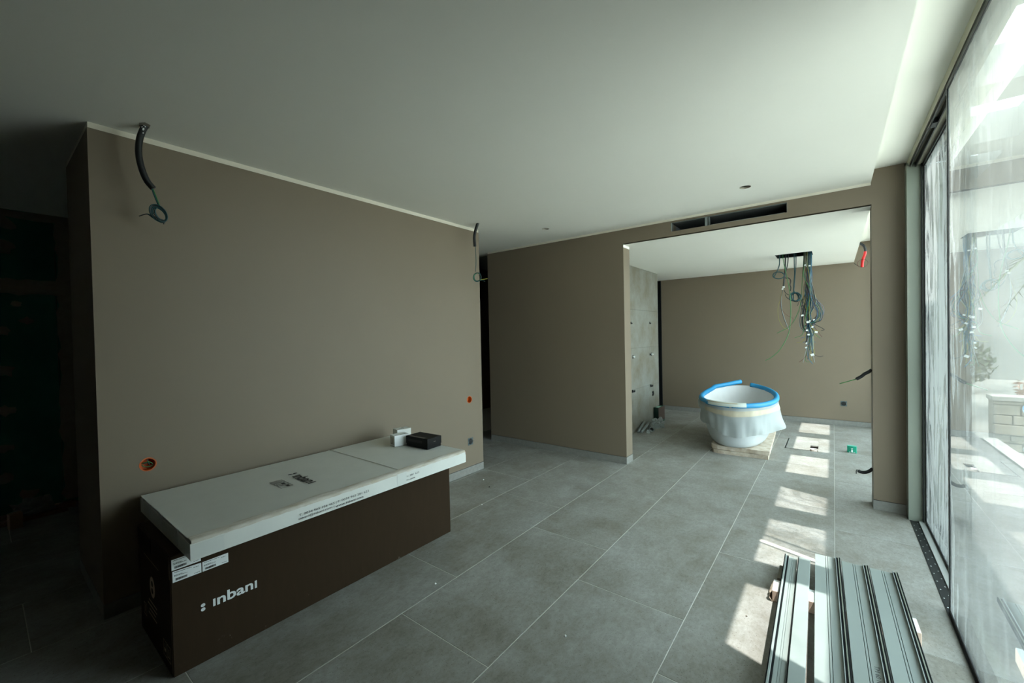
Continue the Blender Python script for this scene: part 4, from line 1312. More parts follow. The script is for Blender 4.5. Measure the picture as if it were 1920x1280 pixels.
# conduits leaving the jamb of the opening
o4 = (OX1, 4.45, 1.105)
t = empty('jamb_conduit', o4)
tag(t, 'black conduit with green wire sticking out of the opening jamb at waist height', 'conduit')
conduit_tube('conduit', shift([(0.2445, 4.45, 1.110), (0.225, 4.45, 1.092), (0.200, 4.45, 1.075), (0.178, 4.45, 1.052), (0.146, 4.45, 1.028)], o4), 0.0125, M_conduit, t)
tube('wire', shift([(0.15, 4.45, 1.03), (0.10, 4.45, 1.010), (0.038, 4.45, 0.985)], o4), 0.0034, M_wgreen, t)
o5 = (OX1, 4.45, 0.305)
t = empty('jamb_conduit', o5)
tag(t, 'black conduit bent upward sticking out of the opening jamb near the floor', 'conduit')
conduit_tube('conduit', shift([(0.2445, 4.45, 0.303), (0.222, 4.45, 0.278), (0.195, 4.45, 0.263), (0.168, 4.45, 0.262), (0.152, 4.45, 0.270)], o5), 0.0125, M_conduit, t)
tube('wire', shift([(0.156, 4.45, 0.268), (0.145, 4.45, 0.275), (0.141, 4.45, 0.262), (0.141, 4.45, 0.243)], o5), 0.003, M_wblack, t)

# ------------------------------------------------------------------ wires hanging out of the bathroom ceiling
YH = 6.60
def P(px, py, dy=0.0): return at_y(1420 + px * 0.1797, 460 + py * 0.1797, YH + dy)
bundle = empty('wire_bundle', P(535, 90))
tag(bundle, 'dense tangled bundle of thin coloured wires with white tags hanging from the ceiling hatch', 'wires')
def bwire(pts, r, m, n=6, sides=5):
    V, F = tube_data(catmull(pts, n), r, sides)
    return mesh('wire', [v - bundle.location for v in V], F, m, bundle, smooth=True)
def wire(label, pts, r, m, group=None, parts=None, n=6, sides=6):
    V, F = tube_data(catmull(pts, n), r, sides)
    org = Vector(pts[0])
    o = mesh('electrical_wire', [v - org for v in V], F, m, None, smooth=True, loc=org)
    tag(o, label, 'wire', group)
    return o
def tagplate(parent, p, s=0.016, a=0.0):
    q = Vector(p) - (parent.parent.location if parent.parent else parent.location)
    ca, sa = math.cos(a), math.sin(a)
    bm = bmesh.new()
    bm_box(bm, -s, s, -0.003, 0.003, -s * 0.75, s * 0.75)
    for v in bm.verts:
        x, z = v.co.x, v.co.z
        v.co = Vector((ca * x - sa * z, v.co.y, sa * x + ca * z)) + q
    return finish('wire_tag', bm, M_wtag, parent)
ztop = 2.60
rnd = random.Random(42)
# long single green wires
def top(px, dy=0.0):
    v = P(px, 100, dy); v.z = ztop; return v
wire('long single green wire trailing lowest out of the ceiling hatch', [top(258, -0.135), P(270, 150, -0.135), P(295, 270, -0.135), P(330, 430, -0.135), P(348, 600, -0.135), P(345, 780, -0.135), P(322, 930, -0.135), P(240, 1080, -0.135), P(150, 1165, -0.135), P(85, 1200, -0.135)], 0.0042, M_wgreen)
wire('single green wire swinging sideways over the tub from the ceiling hatch', [top(490, 0.03), P(482, 160, 0.03), P(470, 350, 0.03), P(455, 580, 0.02), P(415, 720, 0.02), P(340, 840, 0.01), P(205, 915)], 0.004, M_wgreen)
# thick cables with coils on the left of the hatch
g = 'coiled cables under the ceiling hatch'
A = wire('thick teal cable ending in a round coil under the ceiling hatch', [top(235), P(232, 150), P(228, 210), P(205, 270)] + [P(222 + 58 * math.cos(2.6 + 2 * PI * k / 10), 312 + 36 * math.sin(2.6 + 2 * PI * k / 10), -0.004 * k) for k in range(26)], 0.0065, M_wteal, n=4, sides=8)
B_ = empty('wire_coil', P(390, 100))
tag(B_, 'pair of teal cables running down into an untidy bundled coil', 'wires')
part_b = lambda pts, r, m, n=6, sides=6: mesh('wire', [v - B_.location for v in tube_data(catmull(pts, n), r, sides)[0]], tube_data(catmull(pts, n), r, sides)[1], m, B_, smooth=True)
part_b([top(385), P(385, 180), P(388, 300), P(380, 420), P(378, 480)] + [P(396 + 50 * math.cos(2.0 + 2 * PI * k / 10) + 14 * math.sin(k), 535 + 44 * math.sin(2.0 + 2 * PI * k / 10), -0.004 * k) for k in range(30)], 0.0058, M_wteal, n=4, sides=8)
part_b([top(403), P(403, 180), P(395, 300), P(386, 420), P(385, 480), P(420, 520), P(432, 560)], 0.0058, M_wteal)
part_b([P(280, 465), P(300, 500), P(350, 520), P(400, 500), P(440, 540), P(420, 585), P(370, 580), P(310, 545), P(290, 510)], 0.004, M_wblack)
part_b([P(295, 530), P(340, 565), P(400, 588), P(445, 570), P(430, 600), P(420, 630)], 0.0026, M_wblack)
wire('taped black cable with a stepped kink left of the bundled coil', [top(330, 0.05), P(318, 180, 0.05), P(300, 260, 0.05), P(290, 335, 0.05), P(325, 340, 0.05), P(348, 365, 0.05), P(342, 410, 0.05), P(350, 440, 0.05), P(345, 475, 0.05)], 0.0066, M_wblack)
tk = empty('wire_bundle', P(300, 100))
tag(tk, 'dark bundle of a few wires bound with white tape and ending in thin loops', 'wires')
def part_wire(name, parent, pts, r, m, n=6, sides=6):
    V, F = tube_data(catmull(pts, n), r, sides)
    return mesh(name, [v - parent.location for v in V], F, m, parent, smooth=True)
part_wire('sheathed_cable', tk, [top(300), P(292, 180), P(288, 280), P(280, 350), P(272, 430), P(265, 460)], 0.010, M_wblack, sides=8)
tagplate(tk, P(275, 434, -0.014), 0.013)
tagplate(tk, P(264, 454, -0.014), 0.011, 0.5)
part_wire('wire_loop', tk, [P(262, 460), P(240, 560), P(215, 660), P(225, 770), P(270, 850), P(320, 880)], 0.0024, M_wyellow)
part_wire('wire_loop', tk, [P(262, 460), P(235, 590), P(265, 680), P(320, 735), P(365, 755), P(372, 790), P(340, 850)], 0.0024, M_wbrown)
part_wire('wire', tk, [P(264, 460), P(250, 560), P(255, 660), P(285, 770), P(325, 870), P(335, 885)], 0.0030, M_wgrey)
part_wire('wire', tk, [P(266, 460), P(245, 600), P(270, 740), P(320, 860), P(338, 888)], 0.0030, M_wblack)
# the dense bundle on the right
pal = [M_wteal] * 11 + [M_wblue] * 12 + [M_wyellow] * 9 + [M_wbrown] * 6 + [M_wblack] * 8 + [M_wgreen] * 4 + [M_wgrey] * 4
made = []
for i, m in enumerate(pal):
    dy = rnd.uniform(-0.10, 0.10)
    t0 = rnd.uniform(490, 560)
    if m in (M_wyellow, M_wbrown): t0 = rnd.uniform(490, 545)
    if m in (M_wblue, M_wteal): t0 = rnd.uniform(525, 564)
    pts = [top(t0, dy), P(t0 + rnd.uniform(-8, 8), 180, dy), P(t0 + rnd.uniform(-18, 22), 320, dy * 0.9)]
    xm = rnd.gauss(535, 36)
    pts.append(P(0.5 * t0 + 0.5 * xm + rnd.uniform(-25, 35), 480 + rnd.uniform(-20, 20), dy * 0.8))
    kind = rnd.random()
    if kind < 0.26:        # wide loop out to the right and back in
        rr_ = rnd.uniform(615, 695)
        pts += [P(rr_ - 40, 600, dy * 0.7), P(rr_, 690 + rnd.uniform(-30, 40), dy * 0.6), P(rr_ - 20, 760 + rnd.uniform(-20, 30), dy * 0.5), P(rr_ - 90, 810, dy * 0.4), P(rr_ - 150 + rnd.uniform(-10, 60), 850, dy * 0.3)]
    elif kind < 0.34:      # loop to the left
        ll_ = rnd.uniform(435, 480)
        pts += [P(ll_ + 20, 640, dy * 0.6), P(ll_, 760, dy * 0.5), P(ll_ + 8, 850, dy * 0.4), P(ll_ + 50, 905, dy * 0.4)]
    else:
        knot = P(rnd.gauss(530, 16), rnd.uniform(745, 800), dy * 0.35)
        pts += [P(xm + rnd.uniform(-15, 25), 610, dy * 0.6), knot]
        ex = rnd.gauss(550, 62); ey = rnd.uniform(860, 1010)
        if rnd.random() < 0.32:
            ex = rnd.gauss(545, 45); ey = rnd.uniform(1080, 1225)
        pts += [P(0.6 * 535 + 0.4 * ex + rnd.uniform(-20, 30), 0.55 * 790 + 0.45 * ey, dy * 0.4), P(ex, ey, dy * 0.6)]
        if rnd.random() < 0.4:
            pts.append(P(ex + rnd.choice((-1, 1)) * rnd.uniform(20, 80), ey + rnd.uniform(5, 60), dy * 0.7))
    o = bwire(pts, rnd.choice((0.0022, 0.0026, 0.0030)) + (0.0014 if m in (M_wteal, M_wblack) else 0), m)
    made.append(o)
bwire([top(555), P(555, 400), P(540, 700), P(525, 960), P(545, 1080), P(600, 1140), P(650, 1160), P(688, 1152)], 0.003, M_wblack)
bwire([top(560, 0.02), P(558, 400), P(530, 720), P(510, 930), P(518, 1040), P(526, 1150), P(545, 1195), P(578, 1237)], 0.003, M_wblue)
bwire([top(520, 0.02), P(525, 500), P(530, 780), P(515, 1000), P(520, 1120), P(490, 1175), P(435, 1217)], 0.0026, M_wbrown)
for i, (px, py, s, a) in enumerate([(470, 730, 0.013, 0.3), (545, 212, 0.010, 0), (498, 205, 0.009, 1.2), (530, 798, 0.016, 0.2), (545, 790, 0.012, 0.9), (518, 885, 0.012, 0.1), (535, 930, 0.013, 0), (615, 903, 0.015, -0.3), (575, 1140, 0.018, 0.4), (512, 1020, 0.010, 1.2), (508, 1065, 0.010, 0.8), (575, 850, 0.012, 0.6), (590, 775, 0.010, 0.5)]):
    tagplate(made[i * 3], P(px, py, -0.11), s, a)

# ------------------------------------------------------------------ bathtub wrapped for transport
# two worn insulation boards below
ba = math.radians(2.5)
b1 = empty('insulation_board', (-0.905, 6.0, 0), ba)
tag(b1, 'lower worn off-white insulation board lying on the floor under the tub', 'board')
b2 = empty('insulation_board', (-0.905, 6.0, 0.046), ba)
tag(b2, 'upper worn off-white insulation board directly under the tub', 'board')
def rough_board(parent, lx, ly, h, seed):
    bm = bmesh.new()
    bm_box(bm, -lx / 2, lx / 2, -ly / 2, ly / 2, 0.0005, h)
    bmesh.ops.subdivide_edges(bm, edges=bm.edges[:], cuts=14, use_grid_fill=True)
    for v in bm.verts:
        e = max(abs(v.co.x) / (lx / 2), abs(v.co.y) / (ly / 2))
        if e > 0.98:
            k = noise.noise(v.co * 9 + Vector((seed, 0, 0)))
            v.co.x -= math.copysign(0.010 * (0.5 + 0.8 * abs(k)), v.co.x) * (abs(v.co.x) > lx / 2 - 0.005)
            v.co.y -= math.copysign(0.012 * (0.5 + 0.9 * k), v.co.y) * (abs(v.co.y) > ly / 2 - 0.005)
        if v.co.z > h - 0.001:
            v.co.z += 0.002 * noise.noise(v.co * 14)
    # gnawed corner towards the left
    for v in bm.verts:
        d = math.hypot(v.co.x + lx / 2, v.co.y + ly / 2)
        if d < 0.09:
            v.co.x += (0.09 - d) * 0.3; v.co.y += (0.09 - d) * 0.35
    return finish('board', bm, M_eps, parent)
rough_board(b1, 0.60, 1.275, 0.042, 1)
rough_board(b2, 0.622, 1.245, 0.044, 2)
ZB = 0.0925
TC = (-0.985, 6.075, ZB)
tub = empty('bathtub', TC, math.radians(4.4))
tag(tub, 'oval freestanding bathtub wrapped in milky film with blue foam along its rim', 'bathtub')
HT = 0.50
def rimz(a):                # the back end rises gently
    return HT + 0.045 * max(0, math.sin(a)) ** 2 * (1 if math.sin(a) > 0 else 0)
def tubpt(a, t, off=0.0):
    """a: angle (0 = right, 90 = back), t: 0 base .. 1 rim"""
    k = t ** 0.45
    la = 0.715 + (0.845 - 0.715) * k + off
    lb = 0.275 + (0.425 - 0.275) * k + off
    e = 2.25
    ca, sa = math.cos(a), math.sin(a)
    x = lb * math.copysign(abs(ca) ** (2 / e), ca)
    y = la * math.copysign(abs(sa) ** (2 / e), sa)
    return Vector((x, y, rimz(a) * t))
NA = 72
def ringmesh(rows, closed_bottom=False):
    V = []; F = []
    for r in rows: V += r
    for i in range(len(rows) - 1):
        for k in range(NA):
            F.append((i * NA + k, i * NA + (k + 1) % NA, (i + 1) * NA + (k + 1) % NA, (i + 1) * NA + k))
    if closed_bottom:
        F.append(tuple(range(NA))[::-1])
    return V, F
ang = [2 * PI * k / NA for k in range(NA)]
rows = [[tubpt(a, 0, -0.03) for a in ang]] + [[tubpt(a, t) for a in ang] for t in (0.015, 0.06, 0.12, 0.2, 0.3, 0.42, 0.55, 0.7, 0.85, 1.0)]
rows += [[tubpt(a, 1.0, -0.022) for a in ang]]
V, F = ringmesh(rows, True)
mesh('shell', V, F, M_tub, tub, smooth=True)
rows = [[tubpt(a, 1.0, -0.020) + Vector((0, 0, 0.004)) for a in ang], [tubpt(a, 0.8, -0.045) for a in ang], [tubpt(a, 0.55, -0.07) for a in ang], [tubpt(a, 0.35, -0.11) for a in ang]]
rows.append([Vector((p.x * 0.55, p.y * 0.7, 0.13)) for p in rows[-1]])
V, F = ringmesh(rows)
F.append(tuple(len(V) - NA + k for k in range(NA)))
mesh('inner_liner', V, F, M_liner, tub, smooth=True)
# draped film with folds and a flap standing off at the right
def film_pt(a, s):
    # s 0 at rim .. 1 hem
    hem = 0.40 + 0.05 * math.sin(2 * a + 1.0) + 0.04 * math.sin(5 * a) - 0.06 * math.cos(a + 0.6)
    t = 1.0 - s * (1 - hem)
    fold = noise.noise(Vector((math.cos(a) * 3.0, math.sin(a) * 3.0, s * 1.5))) * 0.5 + noise.noise(Vector((math.cos(a) * 9, math.sin(a) * 9, s * 1.5))) * 0.3
    off = 0.009 + 0.050 * s ** 0.8 * max(0.0, 0.45 + 1.5 * fold)
    p = tubpt(a, t, off)
    da = math.atan2(math.sin(a - math.radians(-14)), math.cos(a - math.radians(-14)))
    flap = math.exp(-(da / 0.20) ** 2)
    out = Vector((1, -0.25, 0)).normalized()
    p += out * (0.115 * flap * s ** 1.1)
    p.z += flap * 0.04 * s
    return p
NS = 16
NA2 = 144
ang2 = [2 * PI * k / NA2 for k in range(NA2)]
V = []; F = []
for j in range(NS + 1):
    for a in ang2: V.append(film_pt(a, j / NS) + (Vector((0, 0, 0.004)) if j == 0 else Vector()))
for j in range(NS):
    for k in range(NA2):
        F.append((j * NA2 + k, (j + 1) * NA2 + k, (j + 1) * NA2 + (k + 1) % NA2, j * NA2 + (k + 1) % NA2))
mesh('protective_film', V, F, M_film, tub, smooth=True)
# second tuft of film at the left front
V = []; F = []
for j in range(8):
    for k in range(10):
        a = math.radians(178 + k * 6.0)
        s = j / 7
        p = tubpt(a, 1.0 - 0.26 * s, 0.022 + 0.035 * math.sin(PI * s) * (0.6 + 0.5 * noise.noise(Vector((k * 0.7, j * 0.6, 2)))))
        V.append(p + Vector((0, 0, 0.0)))
for j in range(7):
    for k in range(9):
        a = j * 10 + k
        F.append((a, a + 1, a + 11, a + 10))
mesh('loose_film', V, F, M_film, tub, smooth=True)
# tape band
V = []; F = []
A0, A1 = math.radians(200), math.radians(352)
for k in range(61):
    a = A0 + (A1 - A0) * k / 60
    w_ = 0.055 + 0.012 * noise.noise(Vector((k * 0.2, 0, 0)))
    tt = 0.845 + 0.03 * k / 60
    for q in (0, 0.5, 1):
        t_ = tt - (q - 0.5) * w_ / HT
        p = tubpt(a, t_, 0.0)
        s_ = (1 - t_) / (0.6)
        V.append(film_pt(a, min(1, s_)) + Vector((p.x, p.y, 0)).normalized() * 0.004)
for k in range(60):
    for q in (0, 1):
        b = k * 3 + q
        F.append((b, b + 1, b + 4, b + 3))
mesh('tape_band', V, F, M_masking, tub, smooth=True)
# blue foam edging in two lengths
RF = 0.030
def foam(name, pts, r=RF, n=5):
    V, F = tube_data(catmull(pts, n), lambda u: r * (1 + 0.03 * math.sin(u * 40)), 12)
    return mesh(name, V, F, M_foam, tub, smooth=True)
def rimp(d, dz=0.008, off=-0.006): 
    return tubpt(math.radians(d), 1.0, off) + Vector((0, 0, dz))
SEAM = 268
seg1 = [rimp(d) for d in range(SEAM, 160, -9)]
seg1 += [rimp(150, 0.018, -0.004), rimp(142, 0.030, 0.004)]
last = seg1[-1]; dirv = (Vector((0.62, 0.75, 0.10))).normalized()
seg1 += [last + dirv * 0.14, last + dirv * 0.30, last + dirv * 0.47]
foam('foam_edge', seg1)
seg2 = [rimp(d) for d in range(SEAM + 2, 360 + 62, 8)]
seg2 += [rimp(70, 0.012), rimp(80, 0.018)]
foam('foam_edge', seg2)
# clear wrap with a tan strip over the foam
V = []; F = []
for k in range(17):
    d = 236 + k * 3.2
    c0 = rimp(d)
    n_ = Vector((c0.x, c0.y, 0)).normalized()
    for j in range(9):
        q = -0.35 + j / 8 * 3.2
        rr_ = RF + 0.003 + (0.003 if k < 11 else 0.0015)
        V.append(c0 + n_ * (rr_ * math.cos(q)) + Vector((0, 0, rr_ * math.sin(q))))
for k in range(16):
    for j in range(8):
        a = k * 9 + j
        F.append((a, a + 9, a + 10, a + 1))
M_wrap = mat('hazy_wrap', srgb(196, 204, 196), 0.3)
mesh('clear_wrap', V, F, M_wrap, tub, smooth=True)
V = []; F = []
for k in range(14):
    d = 232 + k * 3.4
    c0 = rimp(d); n_ = Vector((c0.x, c0.y, 0)).normalized()
    for q in (0.62, 0.95):
        rr_ = RF + 0.0075
        V.append(c0 + n_ * (rr_ * math.cos(q)) + Vector((0, 0, rr_ * math.sin(q))))
for k in range(13):
    F.append((k * 2, k * 2 + 2, k * 2 + 3, k * 2 + 1))
mesh('tan_strip', V, F, M_masking, tub, smooth=True)

# ------------------------------------------------------------------ small things on the bathroom floor
gc = empty('access_cover', ((PIT[0] + PIT[1]) / 2, (PIT[2] + PIT[3]) / 2, -0.05))
tag(gc, 'loose cut floor tile with a square notch covering a floor drain', 'floor cover')
l = gc.location
NX0, NX1, NY1 = -0.236, -0.1575, 6.352
boxes('cover_tile', [(a - l.x, b - l.x, c_ - l.y, d - l.y, 0.036, 0.050) for a, b, c_, d in [(PIT[0] + 0.012, NX0, PIT[2] + 0.036, PIT[3] - 0.001), (NX0, PIT[1] - 0.001, NY1, PIT[3] - 0.001)]], M_tile, gc)
boxes('support_ring', [(PIT[0] + 0.02 - l.x, NX0 - 0.03 - l.x, PIT[2] + 0.05 - l.y, PIT[3] - 0.05 - l.y, -0.04, 0.036)], M_screed, gc)
boxes('mortar_bed', [(NX0 - l.x, PIT[1] - l.x, PIT[2] - l.y, NY1 + 0.02 - l.y, -0.04, 0.012)], mat('brown_mortar', srgb(150, 112, 76), 0.95, var=0.4, scale=40), gc)
V, F = revolve([(0.042, 0.0), (0.042, 0.035), (0.036, 0.035), (0.036, 0.0)], 20)
mesh('drain_pipe', [(x + -0.196 - l.x, y + 6.22 - l.y, z + 0.004) for x, y, z in V], F, M_wtag, gc)
pack = empty('green_packet', (0.160, 6.225, 0), math.radians(-2))
tag(pack, 'small emerald green packet with white lettering standing on the bathroom floor', 'packet')
V = []; F = []
outline = [(-0.044, -0.012), (-0.02, -0.022), (0.01, -0.026), (0.040, -0.022), (0.044, -0.010), (0.044, 0.03), (0.0, 0.038), (-0.044, 0.03)]
bm = bmesh.new()
lo = [bm.verts.new((x, y, 0.0005)) for x, y in outline]; hi = [bm.verts.new((x, y, 0.078)) for x, y in outline]
bm.faces.new(lo[::-1]); bm.faces.new(hi)
for i in range(len(outline)):
    k = (i + 1) % len(outline); bm.faces.new((lo[i], lo[k], hi[k], hi[i]))
finish('packet_body', bm, M_teal, pack, bevel=0.0015)
boxes('white_side', [(0.0442, 0.0450, -0.009, 0.029, 0.003, 0.074)], M_wtag, pack)
boxes('packet_top', [(-0.040, 0.040, -0.010, 0.028, 0.0782, 0.0788)], mat('pale_green_top', srgb(96, 190, 168), 0.5), pack)
boxes('bottle_print', [(-0.006, 0.008, -0.0275, -0.0262, 0.008, 0.034), (-0.002, 0.004, -0.0275, -0.0262, 0.034, 0.052), (-0.008, 0.010, -0.0275, -0.0262, 0.052, 0.056), (-0.025, -0.012, -0.0275, -0.0222, 0.006, 0.012), (0.014, 0.03, -0.0275, -0.0245, 0.006, 0.010)], M_wtag, pack)
sb = empty('small_carton', (-2.248, 6.775, 0), math.radians(-3))
tag(sb, 'small upright brown and green carton leaning by the tiled partition', 'carton')
prism('carton_body', rect(0, 0, 0.078, 0.26, 0), 0.0005, 0.243, mat('brown_green_card', srgb(58, 42, 30), 0.7, var=0.1), sb, 0.002)
boxes('green_front', [(-0.038, 0.038, -0.1312, -0.1306, 0.006, 0.238)], mat('bottle_green', srgb(6, 40, 30), 0.5), sb)
boxes('green_top', [(-0.038, 0.038, -0.129, 0.129, 0.2432, 0.2438)], mat('top_green', srgb(12, 66, 48), 0.5), sb)
boxes('top_label', [(-0.026, 0.026, -0.10, 0.02, 0.2442, 0.2446)], mat('pale_mint_label', srgb(170, 206, 190), 0.5), sb)
boxes('green_foot', [(0.0392, 0.0398, -0.129, 0.129, 0.004, 0.03)], mat('top_green', srgb(12, 66, 48)), sb)
# pipe offcuts and crumpled bags by the partition
def pipe_piece(label, p0, p1, r):
    p0 = Vector(p0); p1 = Vector(p1)
    t = empty('pipe_offcut', (p0.x, p0.y, 0))
    tag(t, label, 'pipe')
    ax = (p1 - p0).normalized(); a = ax.cross(Vector((0, 0, 1))).normalized(); b = a.cross(ax)
    V = []; F = []; seg = 16
    for q, rr_ in ((p0, r), (p1, r), (p1, r * 0.78), (p0, r * 0.78)):
        for k in range(seg):
            an = 2 * PI * k / seg
            V.append(q + (a * math.cos(an) + b * math.sin(an)) * rr_ - t.location)
    for i in range(4):
        for k in range(seg):
            F.append((i * seg + k, i * seg + (k + 1) % seg, ((i + 1) % 4) * seg + (k + 1) % seg, ((i + 1) % 4) * seg + k))
    mesh('pipe', V, F, M_pvc, t, smooth=True)
    if r > 0.03:
        V2 = []
        F2 = []
        for q, rr_ in ((p0 - ax * 0.002, r * 1.18), (p0 + ax * 0.045, r * 1.18), (p0 + ax * 0.045, r * 1.0), (p0 - ax * 0.002, r * 1.0)):
            for k in range(seg):
                an = 2 * PI * k / seg
                V2.append(q + (a * math.cos(an) + b * math.sin(an)) * rr_ - t.location)
        for i in range(4):
            for k in range(seg):
                F2.append((i * seg + k, i * seg + (k + 1) % seg, ((i + 1) % 4) * seg + (k + 1) % seg, ((i + 1) % 4) * seg + k))
        mesh('socket_collar', V2, F2, M_pvc, t, smooth=True)
pipe_piece('thin grey pipe offcut propped at the heap edge next to the jamb', (-2.235, 5.80, 0.021), (-2.265, 6.15, 0.105), 0.017)
pipe_piece('second thin grey pipe offcut propped beside the first', (-2.192, 5.82, 0.021), (-2.205, 6.18, 0.095), 0.017)
pipe_piece('short wide grey pipe with dark open socket lying in the heap', (-2.10, 5.99, 0.039), (-2.19, 6.22, 0.039), 0.032)
def crumple(label, c_, rx, ry, rz, seed):
    V = []; F = []
    nu, nv = 20, 10
    t = empty('crumpled_bag', c_)
    tag(t, label, 'plastic bag')
    for j in range(nv + 1):
        for k in range(nu):
            th = PI * 0.5 * j / nv; ph = 2 * PI * k / nu
            d = Vector((math.cos(ph) * math.cos(th), math.sin(ph) * math.cos(th), math.sin(th)))
            f = 1 + 0.55 * noise.noise(d * 2.6 + Vector((seed, 0, 0))) + 0.3 * noise.noise(d * 7 + Vector((0, seed, 0)))
            V.append(Vector((d.x * rx * f, d.y * ry * f, max(0.0008, d.z * rz * f))))
    for j in range(nv):
        for k in range(nu):
            F.append((j * nu + k, j * nu + (k + 1) % nu, (j + 1) * nu + (k + 1) % nu, (j + 1) * nu + k))
    mesh('film', V, F, M_bag, t)
crumple('crumpled pale plastic bag lying against the tiled partition', (-2.16, 6.40, 0), 0.10, 0.15, 0.11, 1)
crumple('bluish crumpled plastic wrapper beside the pipe offcuts', (-2.125, 5.90, 0), 0.025, 0.035, 0.045, 4)

# ------------------------------------------------------------------ lacquered profiles on wooden battens
PZ = 0.062
def profile(label, y0, y1, xa, xb, za, kind, seed=0):
    """extruded section laid along the window; xa = left edge at the far end, xb = left edge at the near end"""
    t = empty('aluminium_profile', (xa, y1, za))
    ang_ = math.atan2(xb - xa, -(y0 - y1))
    t.rotation_euler = (0, 0, ang_)
    tag(t, label, 'profile', 'lacquered profiles on the floor')
    L = y1 - y0
    def ex(nm, lst, m, bevel=0.0008):
        return boxes(nm, [(a, b, -L, 0, c_, d) for a, b, c_, d in lst], m, t, bevel=bevel, segs=1)
    if kind == 'wide':      # broad web, two grooves, lip and black gasket channel on the right
        ex('web', [(0.0, 0.0495, 0.0, 0.014), (0.0515, 0.0590, 0.0, 0.0138), (0.0610, 0.096, 0.0, 0.0136)], M_prof)
        ex('web_core', [(0.001, 0.095, 0.0, 0.004)], M_prof, 0)
        ex('lip', [(0.0965, 0.1000, 0.0, 0.026)], M_prof)
        ex('gasket', [(0.1003, 0.1085, 0.001, 0.020)], M_gasket)
        ex('inner_rail', [(0.1088, 0.1142, 0.0, 0.023)], M_alu_grey)
        ex('seal', [(0.1146, 0.1195, 0.001, 0.024)], M_gasket)
    elif kind == 'flat':
        ex('web', [(0.0, 0.055, 0.0, 0.030)], M_prof)
        ex('seal', [(-0.0040, -0.0004, 0.0, 0.027)], M_gasket)
    else:                   # narrow: gasket channel on the left
        ex('outer_seal', [(0.0, 0.004, 0.001, 0.026)], M_gasket)
        ex('outer_rail', [(0.0044, 0.0125, 0.0, 0.028)], M_prof)
        ex('gasket', [(0.0128, 0.0200, 0.001, 0.019)], M_gasket)
        ex('web', [(0.0203, 0.036, 0.0, 0.016), (0.0368, 0.0445, 0.0, 0.0153), (0.0453, 0.063, 0.0, 0.016)], M_prof)
    return t
YN = 1.25
profile('narrow lacquered profile with black gasket outermost in the row away from the window', YN, 2.985, -0.244, -0.2105, PZ, 'narrow')
profile('flat lacquered profile beside the narrow gasketed one', YN, 2.982, -0.173, -0.139, PZ, 'flat')
p3 = profile('longest lacquered profile next to the open gap, lying partly in sun', YN, 3.118, -0.099, -0.051, PZ, 'wide')
p4 = profile('lacquered profile with stencilled code in the middle of the row', YN, 3.105, 0.027, 0.0715, PZ, 'wide')
p5 = profile('lacquered profile nearest the window in the row', YN, 3.108, 0.153, 0.195, PZ, 'wide')
text_obj('stencilled_code', 'TM 60 N', M_ink, p4, (0.072, -0.90, 0.0142), (0, -1, 0), (1, 0, 0), 0.016, width=0.105)
def batten(label, x0, x1, y0, y1, h, m, ang_=0.0):
    t = empty('timber_batten', ((x0 + x1) / 2, (y0 + y1) / 2, 0), ang_)
    tag(t, label, 'batten')
    boxes('batten', [(-(x1 - x0) / 2, (x1 - x0) / 2, -(y1 - y0) / 2, (y1 - y0) / 2, 0.0005, h)], m, t, bevel=0.002)
    return t
bt = batten('pale pinkish foam batten carrying the profiles at their far end', -0.272, 0.305, 2.58, 2.70, PZ - 0.001, M_pink, math.radians(2))
boxes('paper_skin', [(-0.287, 0.287, -0.059, 0.059, PZ - 0.0009, PZ - 0.0004)], M_label, bt)
V = []; F = []
rnd = random.Random(9)
for k in range(9):
    y = -0.06 + 0.12 * k / 8
    V += [Vector((-0.289, y, 0.003)), Vector((-0.296 - rnd.uniform(0, 0.012), y, 0.02)), Vector((-0.292 - rnd.uniform(0, 0.012), y, 0.045)), Vector((-0.288, y, PZ - 0.004))]
for k in range(8):
    for j in range(3):
        F.append((k * 4 + j, k * 4 + j + 1, k * 4 + j + 5, k * 4 + j + 4))
mesh('torn_end', V, F, M_eps, bt)
batten('hidden rear batten carrying the near end of the profiles', -0.26, 0.30, 1.45, 1.53, PZ - 0.001, M_timber)
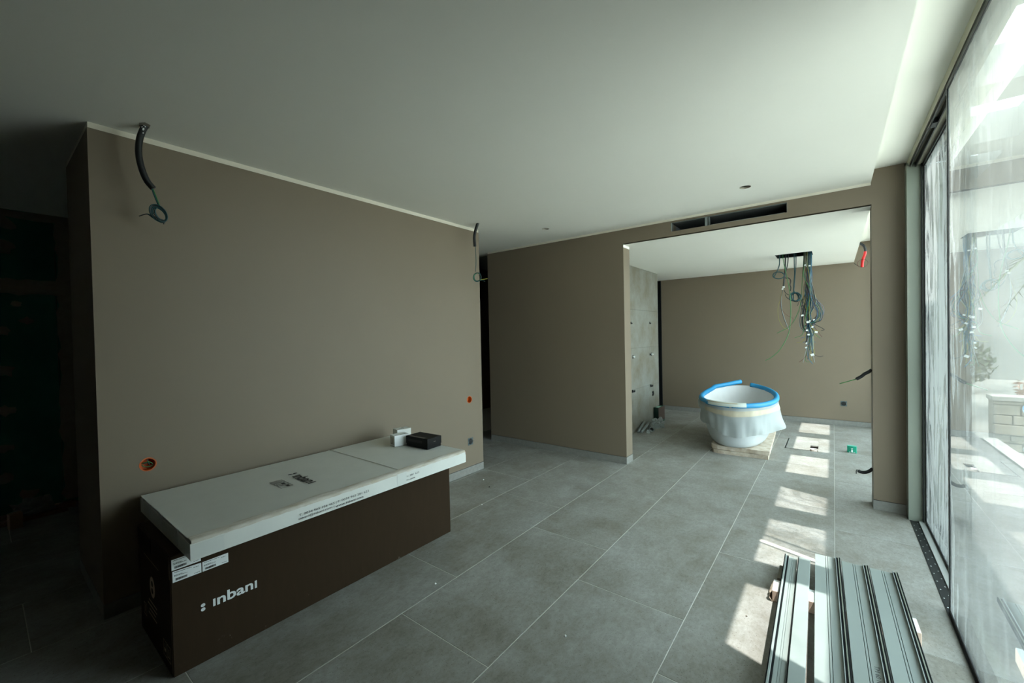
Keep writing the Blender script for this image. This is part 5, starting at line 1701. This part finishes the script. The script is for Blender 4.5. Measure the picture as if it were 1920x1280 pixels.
tb = batten('short dark wooden offcut under the narrow profile end', -0.262, -0.222, 2.74, 2.90, 0.05, mat('grey_offcut', srgb(120, 116, 104), 0.8))

# ------------------------------------------------------------------ dim corridor debris
for i, (y0, y1, x, h, lab) in enumerate([(-0.6, 0.52, -5.40, 0.05, 'long timber lath lying at the foot of the green plasterboard'), (-0.5, 0.46, -5.28, 0.035, 'thin timber lath lying parallel in front of the longer one')]):
    t = empty('timber_lath', (x, (y0 + y1) / 2, 0), math.radians(2 + 3 * i))
    tag(t, lab, 'lath')
    boxes('lath', [(-0.03, 0.03, -(y1 - y0) / 2, (y1 - y0) / 2, 0.0005, h)], M_timber, t, bevel=0.002)
t = empty('timber_block', (-5.16, 0.16, 0), 0.2)
tag(t, 'short timber block standing in front of the laths', 'timber block')
boxes('block', [(-0.03, 0.03, -0.035, 0.035, 0.0005, 0.12)], M_timber, t, bevel=0.002)
crumple('crumpled sheet lying at the foot of the green plasterboard', (-5.3, 0.05 + 0.22, 0.051), 0.05, 0.12, 0.12, 7)

# crumbs of plaster and grit on the tiles
for i, (x, y, s, m, lab) in enumerate([(-2.80, 3.10, 0.006, M_wtag, 'tiny white plaster crumb close to the bedhead wall skirting'), (-2.62, 2.98, 0.007, M_blackmat, 'tiny black pellet on the tiles beyond the cartons'), (-2.62, 2.78, 0.005, M_screed, 'tiny brown grit grain on the tiles beyond the cartons'), (-1.86, 1.62, 0.006, M_wtag, 'white plaster crumb on the tiles in front of the brown carton'), (-2.40, 2.63, 0.006, M_wtag, 'white plaster crumb lying on a grout line beyond the cartons'), (-1.03, 1.70, 0.006, M_wtag, 'white plaster crumb in the middle of the open tiles'), (-0.36, 2.36, 0.005, M_screed, 'grit grain lying in the sun patch beside the profiles')]):
    V, F = revolve([(0.0001, 0.0), (s, 0.0), (s * 0.8, s * 0.8), (0.0001, s)], 6)
    o = mesh('crumb', [Vector(v) * (1 + 0.2 * ((k * 37) % 5 - 2) / 2) for k, v in enumerate(V)], F, m, None, loc=(x, y, 0.0002))
    tag(o, lab, 'crumb', 'crumbs on the tiles')
